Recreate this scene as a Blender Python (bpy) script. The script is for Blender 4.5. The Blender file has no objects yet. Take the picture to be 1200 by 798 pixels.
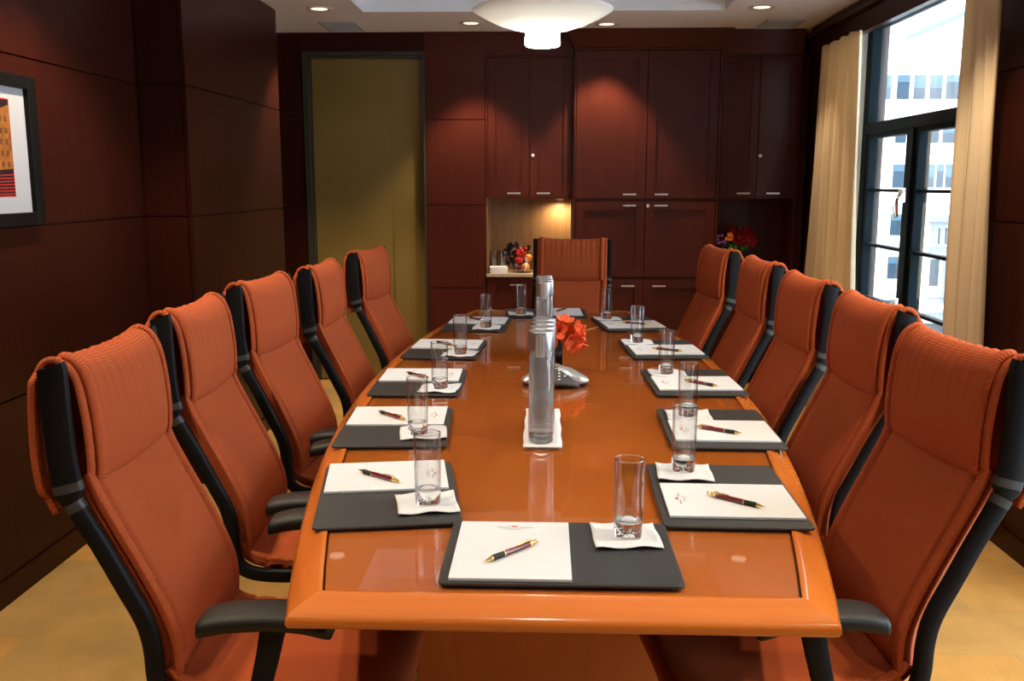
import bpy, math, random
from math import sin, cos, pi, radians as R
from mathutils import Vector, Matrix
rnd = random.Random(7)
C = bpy.context.scene.collection
V = Vector

# ------------------------------------------------------------------ materials
def new_mat(name):
    m = bpy.data.materials.new(name); m.use_nodes = True
    nt = m.node_tree; nt.nodes.clear()
    out = nt.nodes.new('ShaderNodeOutputMaterial')
    return m, nt, out
def N(nt, t, **kw):
    n = nt.nodes.new(t)
    for k, v in kw.items():
        if k in n.inputs.keys(): n.inputs[k].default_value = v
        else: setattr(n, k, v)
    return n
def c4(c): return (c[0], c[1], c[2], 1)
def principled(nt, out, color, rough=.5, metal=0, spec=.5, coat=0, coat_rough=.05, trans=0, ior=1.45, sheen=0):
    p = nt.nodes.new('ShaderNodeBsdfPrincipled')
    p.inputs['Base Color'].default_value = c4(color)
    p.inputs['Roughness'].default_value = rough
    p.inputs['Metallic'].default_value = metal
    p.inputs['Specular IOR Level'].default_value = spec
    p.inputs['Coat Weight'].default_value = coat
    p.inputs['Coat Roughness'].default_value = coat_rough
    p.inputs['Transmission Weight'].default_value = trans
    p.inputs['IOR'].default_value = ior
    p.inputs['Sheen Weight'].default_value = sheen
    nt.links.new(p.outputs[0], out.inputs[0])
    return p
def plain(name, color, rough=.5, metal=0, spec=.5, coat=0, bump=0, bscale=200, vary=0, vscale=8, **k):
    m, nt, out = new_mat(name)
    p = principled(nt, out, color, rough, metal, spec, coat, **k)
    tc = N(nt, 'ShaderNodeTexCoord')
    if vary:
        n = N(nt, 'ShaderNodeTexNoise', Scale=vscale); nt.links.new(tc.outputs['Object'], n.inputs['Vector'])
        mx = N(nt, 'ShaderNodeMix', data_type='RGBA')
        mx.inputs[6].default_value = c4([x*(1-vary) for x in color]); mx.inputs[7].default_value = c4([min(1, x*(1+vary)) for x in color])
        nt.links.new(n.outputs[0], mx.inputs[0]); nt.links.new(mx.outputs[2], p.inputs['Base Color'])
    if bump:
        n = N(nt, 'ShaderNodeTexNoise', Scale=bscale); nt.links.new(tc.outputs['Object'], n.inputs['Vector'])
        b = N(nt, 'ShaderNodeBump', Strength=bump, Distance=.002)
        nt.links.new(n.outputs[0], b.inputs['Height']); nt.links.new(b.outputs[0], p.inputs['Normal'])
    return m
def wood(name, dark, light, rough, scale=(30, 30, 2.2), coat=0, coat_rough=.04, spec=.5, patch=.35):
    m, nt, out = new_mat(name)
    p = principled(nt, out, light, rough, coat=coat, coat_rough=coat_rough, spec=spec)
    tc = N(nt, 'ShaderNodeTexCoord')
    mp = N(nt, 'ShaderNodeMapping'); mp.inputs['Scale'].default_value = scale
    nt.links.new(tc.outputs['Object'], mp.inputs[0])
    n = N(nt, 'ShaderNodeTexNoise', Scale=1.0, Detail=6.0, Roughness=.65, Distortion=.4); nt.links.new(mp.outputs[0], n.inputs['Vector'])
    n2 = N(nt, 'ShaderNodeTexNoise', Scale=1.6, Detail=2.0); nt.links.new(tc.outputs['Object'], n2.inputs['Vector'])
    a = N(nt, 'ShaderNodeMath', operation='MULTIPLY_ADD'); a.inputs[1].default_value = patch
    nt.links.new(n2.outputs[0], a.inputs[0])
    s = N(nt, 'ShaderNodeMath', operation='MULTIPLY_ADD'); s.inputs[1].default_value = 1-patch; s.inputs[2].default_value = 0
    nt.links.new(n.outputs[0], s.inputs[0]); nt.links.new(s.outputs[0], a.inputs[2])
    r = N(nt, 'ShaderNodeValToRGB'); r.color_ramp.elements[0].position = .32; r.color_ramp.elements[1].position = .68
    r.color_ramp.elements[0].color = c4(dark); r.color_ramp.elements[1].color = c4(light)
    nt.links.new(a.outputs[0], r.inputs[0]); nt.links.new(r.outputs[0], p.inputs['Base Color'])
    return m
def emit(name, color, strength):
    m, nt, out = new_mat(name)
    e = N(nt, 'ShaderNodeEmission', Color=c4(color), Strength=strength); nt.links.new(e.outputs[0], out.inputs[0])
    return m
def thin_glass(name, tint=(.97, .98, .98), ior=1.5, rough=0.0, gain=1.0, edge=1.0):
    m, nt, out = new_mat(name)
    t = N(nt, 'ShaderNodeBsdfTransparent', Color=c4(tint)); g = N(nt, 'ShaderNodeBsdfGlossy', Roughness=rough)
    f = N(nt, 'ShaderNodeLayerWeight'); mx = N(nt, 'ShaderNodeMixShader'); f0 = ((ior-1)/(ior+1))**2
    pw = N(nt, 'ShaderNodeMath', operation='POWER'); pw.inputs[1].default_value = 5.0; nt.links.new(f.outputs['Facing'], pw.inputs[0])
    ml = N(nt, 'ShaderNodeMath', operation='MULTIPLY_ADD'); ml.inputs[1].default_value = (1-f0)*gain; ml.inputs[2].default_value = f0*gain; ml.use_clamp = True
    nt.links.new(pw.outputs[0], ml.inputs[0])
    if edge < 1:
        p3 = N(nt, 'ShaderNodeMath', operation='POWER'); p3.inputs[1].default_value = 3.0; nt.links.new(f.outputs['Facing'], p3.inputs[0])
        cm_ = N(nt, 'ShaderNodeMix', data_type='RGBA'); cm_.inputs[6].default_value = c4(tint); cm_.inputs[7].default_value = (edge, edge, edge, 1)
        nt.links.new(p3.outputs[0], cm_.inputs[0]); nt.links.new(cm_.outputs[2], t.inputs['Color'])
    nt.links.new(ml.outputs[0], mx.inputs[0]); nt.links.new(t.outputs[0], mx.inputs[1]); nt.links.new(g.outputs[0], mx.inputs[2])
    nt.links.new(mx.outputs[0], out.inputs[0]); return m
def solid_glass(name, color=(1, 1, 1), ior=1.5, rough=0.0):
    m, nt, out = new_mat(name)
    g = N(nt, 'ShaderNodeBsdfGlass', Color=c4(color), Roughness=rough, IOR=ior); nt.links.new(g.outputs[0], out.inputs[0]); return m
def fabric(name, c1, c2):
    m, nt, out = new_mat(name)
    p = principled(nt, out, c1, .9, spec=.1)
    uv = N(nt, 'ShaderNodeUVMap'); sp = N(nt, 'ShaderNodeSeparateXYZ'); nt.links.new(uv.outputs[0], sp.inputs[0])
    def sn(o, per):
        a = N(nt, 'ShaderNodeMath', operation='MULTIPLY'); a.inputs[1].default_value = 2*pi/per; nt.links.new(sp.outputs[o], a.inputs[0])
        b = N(nt, 'ShaderNodeMath', operation='SINE'); nt.links.new(a.outputs[0], b.inputs[0]); return b
    a = sn(1, .0042); b = sn(0, .0055)
    mu = N(nt, 'ShaderNodeMath', operation='MULTIPLY'); nt.links.new(a.outputs[0], mu.inputs[0]); nt.links.new(b.outputs[0], mu.inputs[1])
    ad = N(nt, 'ShaderNodeMath', operation='MULTIPLY_ADD'); ad.inputs[1].default_value = .6; nt.links.new(mu.outputs[0], ad.inputs[0]); nt.links.new(a.outputs[0], ad.inputs[2])
    fa = N(nt, 'ShaderNodeMath', operation='MULTIPLY_ADD'); fa.inputs[1].default_value = .33; fa.inputs[2].default_value = .5; fa.use_clamp = True
    nt.links.new(ad.outputs[0], fa.inputs[0])
    mx = N(nt, 'ShaderNodeMix', data_type='RGBA'); mx.inputs[6].default_value = c4(c2); mx.inputs[7].default_value = c4(c1)
    nt.links.new(fa.outputs[0], mx.inputs[0]); nt.links.new(mx.outputs[2], p.inputs['Base Color'])
    bu = N(nt, 'ShaderNodeBump', Strength=.35, Distance=.0007); nt.links.new(ad.outputs[0], bu.inputs['Height']); nt.links.new(bu.outputs[0], p.inputs['Normal'])
    return m

M = {}
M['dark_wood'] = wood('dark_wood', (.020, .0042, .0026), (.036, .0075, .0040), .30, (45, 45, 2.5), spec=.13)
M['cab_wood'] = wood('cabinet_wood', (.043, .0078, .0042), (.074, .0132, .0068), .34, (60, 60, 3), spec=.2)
M['table_wood'] = wood('table_wood', (.46, .100, .008), (.64, .158, .015), .32, (7, 1.2, 7), patch=.5)
M['rim_wood'] = wood('rim_wood', (.48, .120, .014), (.62, .175, .026), .22, (14, 1.2, 14), coat=.6)
M['rim_wood_x'] = wood('rim_wood_across', (.48, .120, .014), (.62, .175, .026), .22, (1.2, 14, 14), coat=.6)
M['base_wood'] = wood('base_wood', (.50, .125, .028), (.64, .17, .038), .4, (9, 9, 1.3))
M['groove'] = plain('groove', (.004, .002, .002), .8)
M['ceiling'] = plain('ceiling_paint', (.72, .75, .79), .9, vary=.02)
M['orange'] = fabric('orange_weave', (.54, .098, .024), (.22, .062, .030))
M['black_plastic'] = plain('black_plastic', (.008, .008, .009), .5, spec=.15, bump=.15, bscale=900)
M['arm_black'] = plain('black_armrest', (.009, .009, .009), .42, spec=.35, bump=.5, bscale=500)
M['grey_clamp'] = plain('grey_clamp', (.045, .045, .045), .5)
M['chrome'] = plain('chrome', (.75, .75, .75), .18, 1)
M['nickel'] = plain('brushed_nickel', (.72, .70, .66), .3, 1)
M['leather'] = plain('grey_leather', (.026, .027, .027), .48, bump=.5, bscale=450)
M['stitch'] = plain('stitching', (.07, .06, .05), .7)
M['napkin'] = plain('white_napkin', (.66, .68, .71), .9, bump=.6, bscale=120)
M['gold'] = plain('polished_gold', (.95, .68, .25), .15, 1)
M['burgundy'] = plain('burgundy_lacquer', (.16, .006, .008), .15, coat=1)
M['grip'] = plain('black_rubber', (.012, .012, .012), .6)
M['thin'] = thin_glass('clear_glass_wall', (.985, .99, .99), ior=1.5, gain=1.5, edge=.45)
M['pane'] = thin_glass('window_glass', (.95, .98, 1), 1.4)
M['plate'] = thin_glass('table_glass', (.95, .97, .95), 1.5, .006)
M['solid_glass'] = solid_glass('thick_glass', (.97, .98, .98), 1.5)
M['bubble'] = solid_glass('air_bubbles', (1, 1, 1), 1.25)
def mk_water():
    m, nt, out = new_mat('chilled_water')
    g = N(nt, 'ShaderNodeBsdfGlass', Color=(1, 1, 1, 1), Roughness=.08, IOR=1.33); d = N(nt, 'ShaderNodeBsdfDiffuse', Color=(.62, .62, .62, 1)); t = N(nt, 'ShaderNodeBsdfTransparent')
    a = N(nt, 'ShaderNodeMixShader'); a.inputs[0].default_value = .5; b = N(nt, 'ShaderNodeMixShader'); b.inputs[0].default_value = .13
    nt.links.new(g.outputs[0], a.inputs[1]); nt.links.new(t.outputs[0], a.inputs[2]); nt.links.new(a.outputs[0], b.inputs[1]); nt.links.new(d.outputs[0], b.inputs[2]); nt.links.new(b.outputs[0], out.inputs[0]); return m
M['water'] = mk_water()
M['alu'] = plain('aluminium_cap', (.46, .47, .49), .36, 1)
M['label'] = plain('silver_label', (.50, .50, .51), .5, .5)
M['ink'] = plain('grey_ink', (.10, .10, .12), .8)
M['red_ink'] = plain('red_ink', (.70, .06, .05), .8)
M['phone_silver'] = plain('silver_plastic', (.40, .42, .44), .32, .6)
M['phone_dark'] = plain('dark_grey_plastic', (.045, .047, .05), .4)
M['white_key'] = plain('white_keys', (.85, .85, .82), .5)
M['black_gloss'] = plain('black_gloss', (.004, .004, .005), .12)
M['petal'] = plain('orange_petal', (.90, .10, .018), .5, vary=.45, vscale=25)
M['petal2'] = plain('peach_petal', (.80, .24, .09), .5, vary=.3, vscale=25)
M['leaf'] = plain('green_leaf', (.05, .14, .02), .5)
M['stem'] = plain('pale_stem', (.45, .28, .08), .5)
M['dark_leaf'] = plain('dark_burgundy_leaf', (.016, .004, .006), .5)
M['red'] = plain('dark_red_petal', (.30, .006, .008), .55)
M['red_fruit'] = plain('red_fruit', (.55, .02, .015), .25)
M['orange_fruit'] = plain('orange_fruit', (.90, .30, .01), .45, bump=.3, bscale=250)
M['purple'] = plain('purple_petal', (.34, .10, .42), .6)
M['orange_petal'] = plain('bright_orange_petal', (.85, .22, .01), .6)
M['lit_niche_wood'] = wood('lit_niche_wood', (.16, .082, .036), (.25, .13, .058), .35, (60, 60, 3))  # cabinet wood lightened, wash of the niche light put into the colour
M['granite'] = plain('beige_granite', (.42, .32, .22), .25, vary=.45, vscale=140)
M['curtain'] = None
M['win_frame'] = plain('dark_window_frame', (.004, .008, .011), .6, spec=.06)
M['white_trim'] = plain('white_trim', (.75, .78, .80), .6)
M['facade'] = plain('pale_facade', (.80, .82, .84), .9)
M['stone'] = plain('grey_stone', (.16, .19, .22), .9, vary=.2, vscale=1)
M['bldg_glass'] = plain('building_glass', (.012, .035, .060), .5)
M['blind'] = plain('pale_blind', (.06, .11, .15), .8)
M['iron'] = plain('railing_iron', (.08, .10, .12), .7)
M['street'] = plain('street', (.14, .14, .15), .9)
M['frame_black'] = plain('black_picture_frame', (.005, .005, .005), .4, spec=.15)
M['mat_white'] = plain('white_mat_board', (.36, .38, .42), .8, spec=.1)
M['paper'] = None
M['trim_ring'] = plain('can_trim', (.55, .50, .44), .4)
M['bulb'] = emit('warm_bulb', (1, .86, .64), 1.15)
M['opal_lit'] = emit('lit_opal_glass', (1, .95, .84), 42)
M['vent'] = plain('vent_paint', (.40, .41, .43), .7)
M['pagebox'] = plain('white_paper', (.80, .78, .76), .8)

def mk_curtain():
    m, nt, out = new_mat('beige_curtain')
    d = N(nt, 'ShaderNodeBsdfDiffuse', Color=(.70, .57, .38, 1)); t = N(nt, 'ShaderNodeBsdfTranslucent', Color=(.70, .52, .30, 1))
    mx = N(nt, 'ShaderNodeMixShader'); mx.inputs[0].default_value = .35
    nt.links.new(d.outputs[0], mx.inputs[1]); nt.links.new(t.outputs[0], mx.inputs[2]); nt.links.new(mx.outputs[0], out.inputs[0]); return m
M['curtain'] = mk_curtain()
def mk_opal():
    m, nt, out = new_mat('opal_glass')
    d = N(nt, 'ShaderNodeBsdfDiffuse', Color=(.78, .78, .75, 1)); t = N(nt, 'ShaderNodeBsdfTranslucent', Color=(.62, .62, .59, 1))
    mx = N(nt, 'ShaderNodeMixShader'); mx.inputs[0].default_value = .5
    nt.links.new(d.outputs[0], mx.inputs[1]); nt.links.new(t.outputs[0], mx.inputs[2]); nt.links.new(mx.outputs[0], out.inputs[0]); return m
M['opal'] = mk_opal()
def mk_paper():
    m, nt, out = new_mat('ruled_paper')
    p = principled(nt, out, (.85, .85, .85), .75)
    tc = N(nt, 'ShaderNodeTexCoord'); sp = N(nt, 'ShaderNodeSeparateXYZ'); nt.links.new(tc.outputs['Object'], sp.inputs[0])
    a = N(nt, 'ShaderNodeMath', operation='ADD'); a.inputs[1].default_value = 1.0; nt.links.new(sp.outputs[1], a.inputs[0])
    mo = N(nt, 'ShaderNodeMath', operation='MODULO'); mo.inputs[1].default_value = .0072; nt.links.new(a.outputs[0], mo.inputs[0])
    lt = N(nt, 'ShaderNodeMath', operation='LESS_THAN'); lt.inputs[1].default_value = .0011; nt.links.new(mo.outputs[0], lt.inputs[0])
    top = N(nt, 'ShaderNodeMath', operation='LESS_THAN'); top.inputs[1].default_value = .085; nt.links.new(sp.outputs[1], top.inputs[0])
    ml = N(nt, 'ShaderNodeMath', operation='MULTIPLY'); nt.links.new(lt.outputs[0], ml.inputs[0]); nt.links.new(top.outputs[0], ml.inputs[1])
    mx = N(nt, 'ShaderNodeMix', data_type='RGBA'); mx.inputs[6].default_value = (.66, .68, .71, 1); mx.inputs[7].default_value = (.54, .58, .64, 1)
    nt.links.new(ml.outputs[0], mx.inputs[0]); nt.links.new(mx.outputs[2], p.inputs['Base Color']); return m
M['paper'] = mk_paper()
def mk_carpet():
    m, nt, out = new_mat('ochre_carpet')
    p = principled(nt, out, (.4, .25, .07), .95, spec=.1)
    tc = N(nt, 'ShaderNodeTexCoord')
    mp = N(nt, 'ShaderNodeMapping'); mp.inputs['Location'].default_value = (.1, .05, 0); mp.inputs['Scale'].default_value = (1, 1, 1)
    nt.links.new(tc.outputs['Object'], mp.inputs[0])
    br = N(nt, 'ShaderNodeTexBrick', Scale=1.0, offset=.5)
    br.inputs['Brick Width'].default_value = .62; br.inputs['Row Height'].default_value = .31; br.inputs['Mortar Size'].default_value = .001
    br.inputs['Color1'].default_value = (.47, .245, .060, 1); br.inputs['Color2'].default_value = (.36, .225, .082, 1); br.inputs['Mortar'].default_value = (.30, .17, .045, 1)
    br.inputs['Mortar Smooth'].default_value = .6
    nt.links.new(mp.outputs[0], br.inputs[0])
    n = N(nt, 'ShaderNodeTexNoise', Scale=5.0, Detail=4.0); nt.links.new(tc.outputs['Object'], n.inputs['Vector'])
    n2 = N(nt, 'ShaderNodeTexNoise', Scale=260.0); nt.links.new(tc.outputs['Object'], n2.inputs['Vector'])
    ad = N(nt, 'ShaderNodeMath', operation='ADD'); nt.links.new(n.outputs[0], ad.inputs[0]); nt.links.new(n2.outputs[0], ad.inputs[1])
    mr = N(nt, 'ShaderNodeMapRange'); mr.inputs[1].default_value = .6; mr.inputs[2].default_value = 1.4; mr.inputs[3].default_value = .7; mr.inputs[4].default_value = 1.25
    nt.links.new(ad.outputs[0], mr.inputs[0])
    mx = N(nt, 'ShaderNodeMix', data_type='RGBA', blend_type='MULTIPLY'); mx.inputs[0].default_value = 1
    nt.links.new(br.outputs[0], mx.inputs[6]); nt.links.new(mr.outputs[0], mx.inputs[7]); nt.links.new(mx.outputs[2], p.inputs['Base Color'])
    b = N(nt, 'ShaderNodeBump', Strength=.6, Distance=.004); nt.links.new(n2.outputs[0], b.inputs['Height']); nt.links.new(b.outputs[0], p.inputs['Normal'])
    return m
M['carpet'] = mk_carpet()
def mk_door_glass():
    m, nt, out = new_mat('olive_frosted_glass')
    p = principled(nt, out, (.13, .092, .022), .22, spec=.6)
    tc = N(nt, 'ShaderNodeTexCoord'); n = N(nt, 'ShaderNodeTexNoise', Scale=1.3, Detail=1.0); nt.links.new(tc.outputs['Object'], n.inputs['Vector'])
    mx = N(nt, 'ShaderNodeMix', data_type='RGBA'); mx.inputs[6].default_value = (.10, .066, .017, 1); mx.inputs[7].default_value = (.24, .16, .045, 1)
    nt.links.new(n.outputs[0], mx.inputs[0]); nt.links.new(mx.outputs[2], p.inputs['Base Color']); return m
M['door_glass'] = mk_door_glass()

# ------------------------------------------------------------------ mesh builder
class MB:
    def __init__(s): s.v = []; s.f = []; s.uv = {}; s.xf = None
    def add(s, vs, fs, uvs=None):
        o = len(s.v)
        s.v += [tuple(s.xf @ V(p)) if s.xf else tuple(p) for p in vs]
        for i, f in enumerate(fs):
            if uvs: s.uv[len(s.f)] = [uvs[k] for k in f]
            s.f.append([k+o for k in f])
        return s
    def box(s, x0, x1, y0, y1, z0, z1):
        vs = [(x, y, z) for z in (z0, z1) for y in (y0, y1) for x in (x0, x1)]
        return s.add(vs, [(0, 2, 3, 1), (4, 5, 7, 6), (0, 1, 5, 4), (2, 6, 7, 3), (0, 4, 6, 2), (1, 3, 7, 5)])
    def grid(s, P, uvs=None, wrap=False):
        a, b = len(P), len(P[0]); vs = [p for r in P for p in r]; fs = []
        for i in range(a-1):
            for j in range(b if wrap else b-1):
                j2 = (j+1) % b; fs.append((i*b+j, i*b+j2, (i+1)*b+j2, (i+1)*b+j))
        u = [q for r in uvs for q in r] if uvs else None
        return s.add(vs, fs, u)
    def lathe(s, prof, n=32, c=(0, 0, 0), cap=True, sx=1, sy=1):
        P = [[(c[0]+r*sx*cos(2*pi*k/n), c[1]+r*sy*sin(2*pi*k/n), c[2]+z) for k in range(n)] for r, z in prof]
        s.grid(P, wrap=True)
        if cap:
            o = len(s.v)-len(prof)*n
            if prof[0][0] > 1e-5: s.f.append([o+k for k in range(n)][::-1])
            if prof[-1][0] > 1e-5: s.f.append([o+(len(prof)-1)*n+k for k in range(n)])
        return s
    def tube(s, path, r, n=10, cap=True, flat=1.0):
        path = [V(p) for p in path]; P = []; rr = r if isinstance(r, (list, tuple)) else [r]*len(path)
        up = V((0, 0, 1))
        t0 = (path[1]-path[0]).normalized()
        if abs(t0.z) > .9: up = V((0, 1, 0))
        side = t0.cross(up).normalized()
        for i, p in enumerate(path):
            t = (path[min(i+1, len(path)-1)]-path[max(i-1, 0)]).normalized()
            side = (side-t*side.dot(t)).normalized(); nn = side.cross(t).normalized()
            P.append([p+side*cos(2*pi*k/n)*rr[i]+nn*sin(2*pi*k/n)*rr[i]*flat for k in range(n)])
        o = len(s.v); s.grid(P, wrap=True)
        if cap:
            s.f.append([o+k for k in range(n)][::-1]); s.f.append([o+(len(path)-1)*n+k for k in range(n)])
        return s
    def prism(s, pts, z0, z1):
        n = len(pts); vs = [(x, y, z0) for x, y in pts]+[(x, y, z1) for x, y in pts]
        fs = [tuple(range(n))[::-1], tuple(range(n, 2*n))]+[(k, (k+1) % n, n+(k+1) % n, n+k) for k in range(n)]
        return s.add(vs, fs)
    def sphere(s, c, r, n=12, sz=1.0):
        return s.lathe([(max(1e-6, r*sin(pi*k/n)), -r*sz*cos(pi*k/n)) for k in range(n+1)], n*2, c, cap=False)
    def build(s, name, mat, parent=None, smooth=False, bevel=0, solid=0, solid_off=-1, seg=2, kind=None, sub=0):
        off = V(parent_origin(parent)) if parent else V((0, 0, 0))
        me = bpy.data.meshes.new(name); me.from_pydata([V(p)-off for p in s.v], [], s.f)
        if s.uv:
            l = me.uv_layers.new(name='UVMap')
            for i, f in enumerate(me.polygons):
                if i in s.uv:
                    for k, li in enumerate(f.loop_indices): l.data[li].uv = s.uv[i][k]
        me.materials.append(mat); me.update()
        if smooth is True:
            for f in me.polygons: f.use_smooth = True
        elif smooth:
            for f in me.polygons: f.use_smooth = True
            try: me.set_sharp_from_angle(angle=R(smooth))
            except Exception: pass
        o = bpy.data.objects.new(name, me); C.objects.link(o)
        if parent: o.parent = parent
        if solid:
            m = o.modifiers.new('solid', 'SOLIDIFY'); m.thickness = solid; m.offset = solid_off
        if bevel:
            m = o.modifiers.new('bevel', 'BEVEL'); m.width = bevel; m.segments = seg; m.limit_method = 'ANGLE'
        if sub:
            m = o.modifiers.new('sub', 'SUBSURF'); m.levels = sub; m.render_levels = sub
        if kind: o['kind'] = kind
        return o
def parent_origin(p):
    o = V((0, 0, 0))
    while p: o = o+p.location; p = p.parent
    return o
def thing(name, label, cat, loc=(0, 0, 0), group=None):
    o = bpy.data.objects.new(name, None); C.objects.link(o); o.location = loc; o.empty_display_size = .05
    o['label'] = label; o['category'] = cat
    if group: o['group'] = group
    return o
def tag(o, label, cat, group=None):
    o['label'] = label; o['category'] = cat
    if group: o['group'] = group
    return o
kids = {}
def copy_tree(o, parent=None):
    c = o.copy(); C.objects.link(c); c.parent = parent
    for ch in [x for x in C.objects if x.parent == o]: copy_tree(ch, c)
    return c
def struct(name, mb, mat, **k):
    return mb.build(name, mat, kind='structure', **k)
def catmull(pts, n=6):
    pts = [V(p) for p in pts]; out = []
    for i in range(len(pts)-1):
        p0 = pts[max(i-1, 0)]; p1 = pts[i]; p2 = pts[i+1]; p3 = pts[min(i+2, len(pts)-1)]
        for k in range(n):
            t = k/n
            out.append(.5*((2*p1)+(p2-p0)*t+(2*p0-5*p1+4*p2-p3)*t*t+(3*p1-p0-3*p2+p3)*t**3))
    out.append(pts[-1]); return out
def rrect(w, h, r, n=5):
    pts = []
    for cx, cy, a in ((w/2-r, h/2-r, 0), (-w/2+r, h/2-r, 90), (-w/2+r, -h/2+r, 180), (w/2-r, -h/2+r, 270)):
        for k in range(n+1): pts.append((cx+r*cos(R(a+90*k/n)), cy+r*sin(R(a+90*k/n))))
    return pts

# ------------------------------------------------------------------ room
ZC = 2.46; SE = (.69, 1.28, 1.87); G = .0036
XL = -1.85; XP = -1.63; XR = 1.82; YB = 6.70; YN = -1.6
ZSW = {1: .46, 2: .05}
struct('floor', MB().box(-2.1, 2.1, YN-.1, 7.3, -.06, 0), M['carpet'])
cm = MB()
TX0, TX1, TY0, TY1, TZ = -1.12, 1.07, .2, 5.94, 2.66
cm.box(-2.1, TX0, YN-.1, 7.3, ZC, ZC+.3); cm.box(TX1, 2.1, YN-.1, 7.3, ZC, ZC+.3)
cm.box(TX0, TX1, YN-.1, TY0, ZC, ZC+.3); cm.box(TX0, TX1, TY1, 7.3, ZC, ZC+.3); cm.box(TX0-.05, TX1+.05, TY0-.05, TY1+.05, TZ, TZ+.12)
struct('ceiling', cm, M['ceiling'])
def panels_x(mb, x, sgn, ys, t=.018, z0=0., z1=ZC):
    zs = [z0]+[z for z in SE if z0 < z < z1]+[z1]
    for a, b in zip(ys, ys[1:]):
        for c, d in zip(zs, zs[1:]):
            y0, y1 = a+G, b-G; zz0, zz1 = c+G, d-G
            mb.box(min(x, x-sgn*t), max(x, x-sgn*t), y0, y1, zz0, zz1)
def panels_y(mb, y, xs, t=.018, z0=0., z1=ZC):
    zs = [z0]+[z for z in SE if z0 < z < z1]+[z1]
    for a, b in zip(xs, xs[1:]):
        for c, d in zip(zs, zs[1:]): mb.box(a+G, b-G, y, y+t, c+G, d-G)
w = MB()
w.box(XL-.25, XL-.016, YN-.1, 4.33, 0, ZC); w.box(XL-.25, XP-.016, 4.325, 5.815, 0, ZC); w.box(XL-.25, -1.90, 5.8, 7.3, 0, ZC)
panels_x(w, XL, 1, [YN, -.2, 2.0, 4.31]); panels_x(w, XP, 1, [4.31, 5.83]); panels_x(w, -1.885, 1, [5.832, 6.72])
panels_y(w, 4.31, [XL+.001, XP-.02]); w.box(XL-.1, XP-.02, 5.812, 5.83, 0, ZC)
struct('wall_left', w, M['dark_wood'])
b = MB(); b.box(XL, XL+.012, YN, 4.30, .0, .085); b.box(XL+.012, XP+.012, 4.298, 4.31, 0, .085); b.box(XP, XP+.012, 4.298, 5.842, 0, .085)
struct('baseboard_left', b, M['dark_wood'], bevel=.002)
w = MB()
w.box(-2.1, -1.70, YB+.016, 7.3, 0, ZC); w.box(-.845, -.425, YB+.016, 7.3, 0, ZC); w.box(-1.70, -.845, YB+.016, 7.3, 2.33, ZC); w.box(-.425, 2.1, 7.06, 7.3, 0, ZC)
w.box(-1.70, -.845, 6.86, 7.3, 0, 2.33)
panels_y(w, YB, [-.845, -.425])
w.box(-.845, -.425, YB-.004, YB+.01, 2.335, ZC)
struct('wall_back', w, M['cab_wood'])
w = MB(); panels_y(w, YB, [-1.885, -1.702]); w.box(-1.885, -.8452, YB-.004, YB+.01, 2.335, ZC-.001)
struct('trim_9', w, M['dark_wood'])
struct('wall_near', MB().box(-2.1, 2.1, YN-.2, YN, 0, ZC), M['dark_wood'])
# door at the back: dark frame, two frosted olive glass leaves
d = thing('door_1', 'tall olive frosted glass door in dark frame at the back left', 'door', (-1.27, YB+.1, 0)); d['kind'] = 'structure'
del d['label']; del d['category']
dm = MB(); dm.box(-1.70, -1.665, YB-.012, YB+.13, 0, 2.33); dm.box(-1.665, -1.65, YB+.02, YB+.13, 0, 2.30); dm.box(-.862, -.845, YB+.0, YB+.13, 0, 2.33)
dm.box(-1.665, -.862, YB-.012, YB+.13, 2.305, 2.33); dm.box(-1.65, -.862, YB+.02, YB+.13, 2.288, 2.305)
dm.build('door_frame', plain('olive_metal', (.030, .025, .014), .45), d)
MB().box(-1.648, -1.10, YB+.045, YB+.057, .01, 2.288).build('glass_leaf', M['door_glass'], d)
MB().box(-1.13, -.863, YB+.075, YB+.087, .01, 2.288).build('side_glass', M['door_glass'], d)
# right wall with two window openings
W1 = (4.05, 6.06); W2 = (.8, 3.2); ZS, ZH = .46, 2.40
w = MB()
for a, c in ((YN-.1, W2[0]), (W2[1], W1[0]), (W1[1], 7.3)): w.box(XR+.016, 2.1, a, c, 0, ZC)
for k_, (a, c) in ((1, W1), (2, W2)): w.box(XR+.016, 2.1, a, c, 0, ZSW[k_]); w.box(XR+.016, 2.1, a, c, ZH, ZC)
panels_x(w, XR, -1, [YN, -.7, W2[0]]); panels_x(w, XR, -1, [W2[1], W1[0]]); panels_x(w, XR, -1, [W1[1], 7.05])
panels_x(w, XR, -1, list(W1), z1=ZS)
struct('wall_right', w, M['dark_wood'])
b = MB(); b.box(XR-.012, XR, YN, W2[0], 0, .085); b.box(XR-.012, XR, W2[1], 7.0, 0, .085); struct('baseboard_right', b, M['dark_wood'], bevel=.002)
# crown box / valance along the right wall
t = MB(); t.box(1.775, 1.82, YN, 6.63, 2.27, ZC-.001); t.box(1.745, 1.82, YN, 6.63, 2.385, 2.41)
struct('trim_1', t, M['dark_wood'], bevel=.004)
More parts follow.
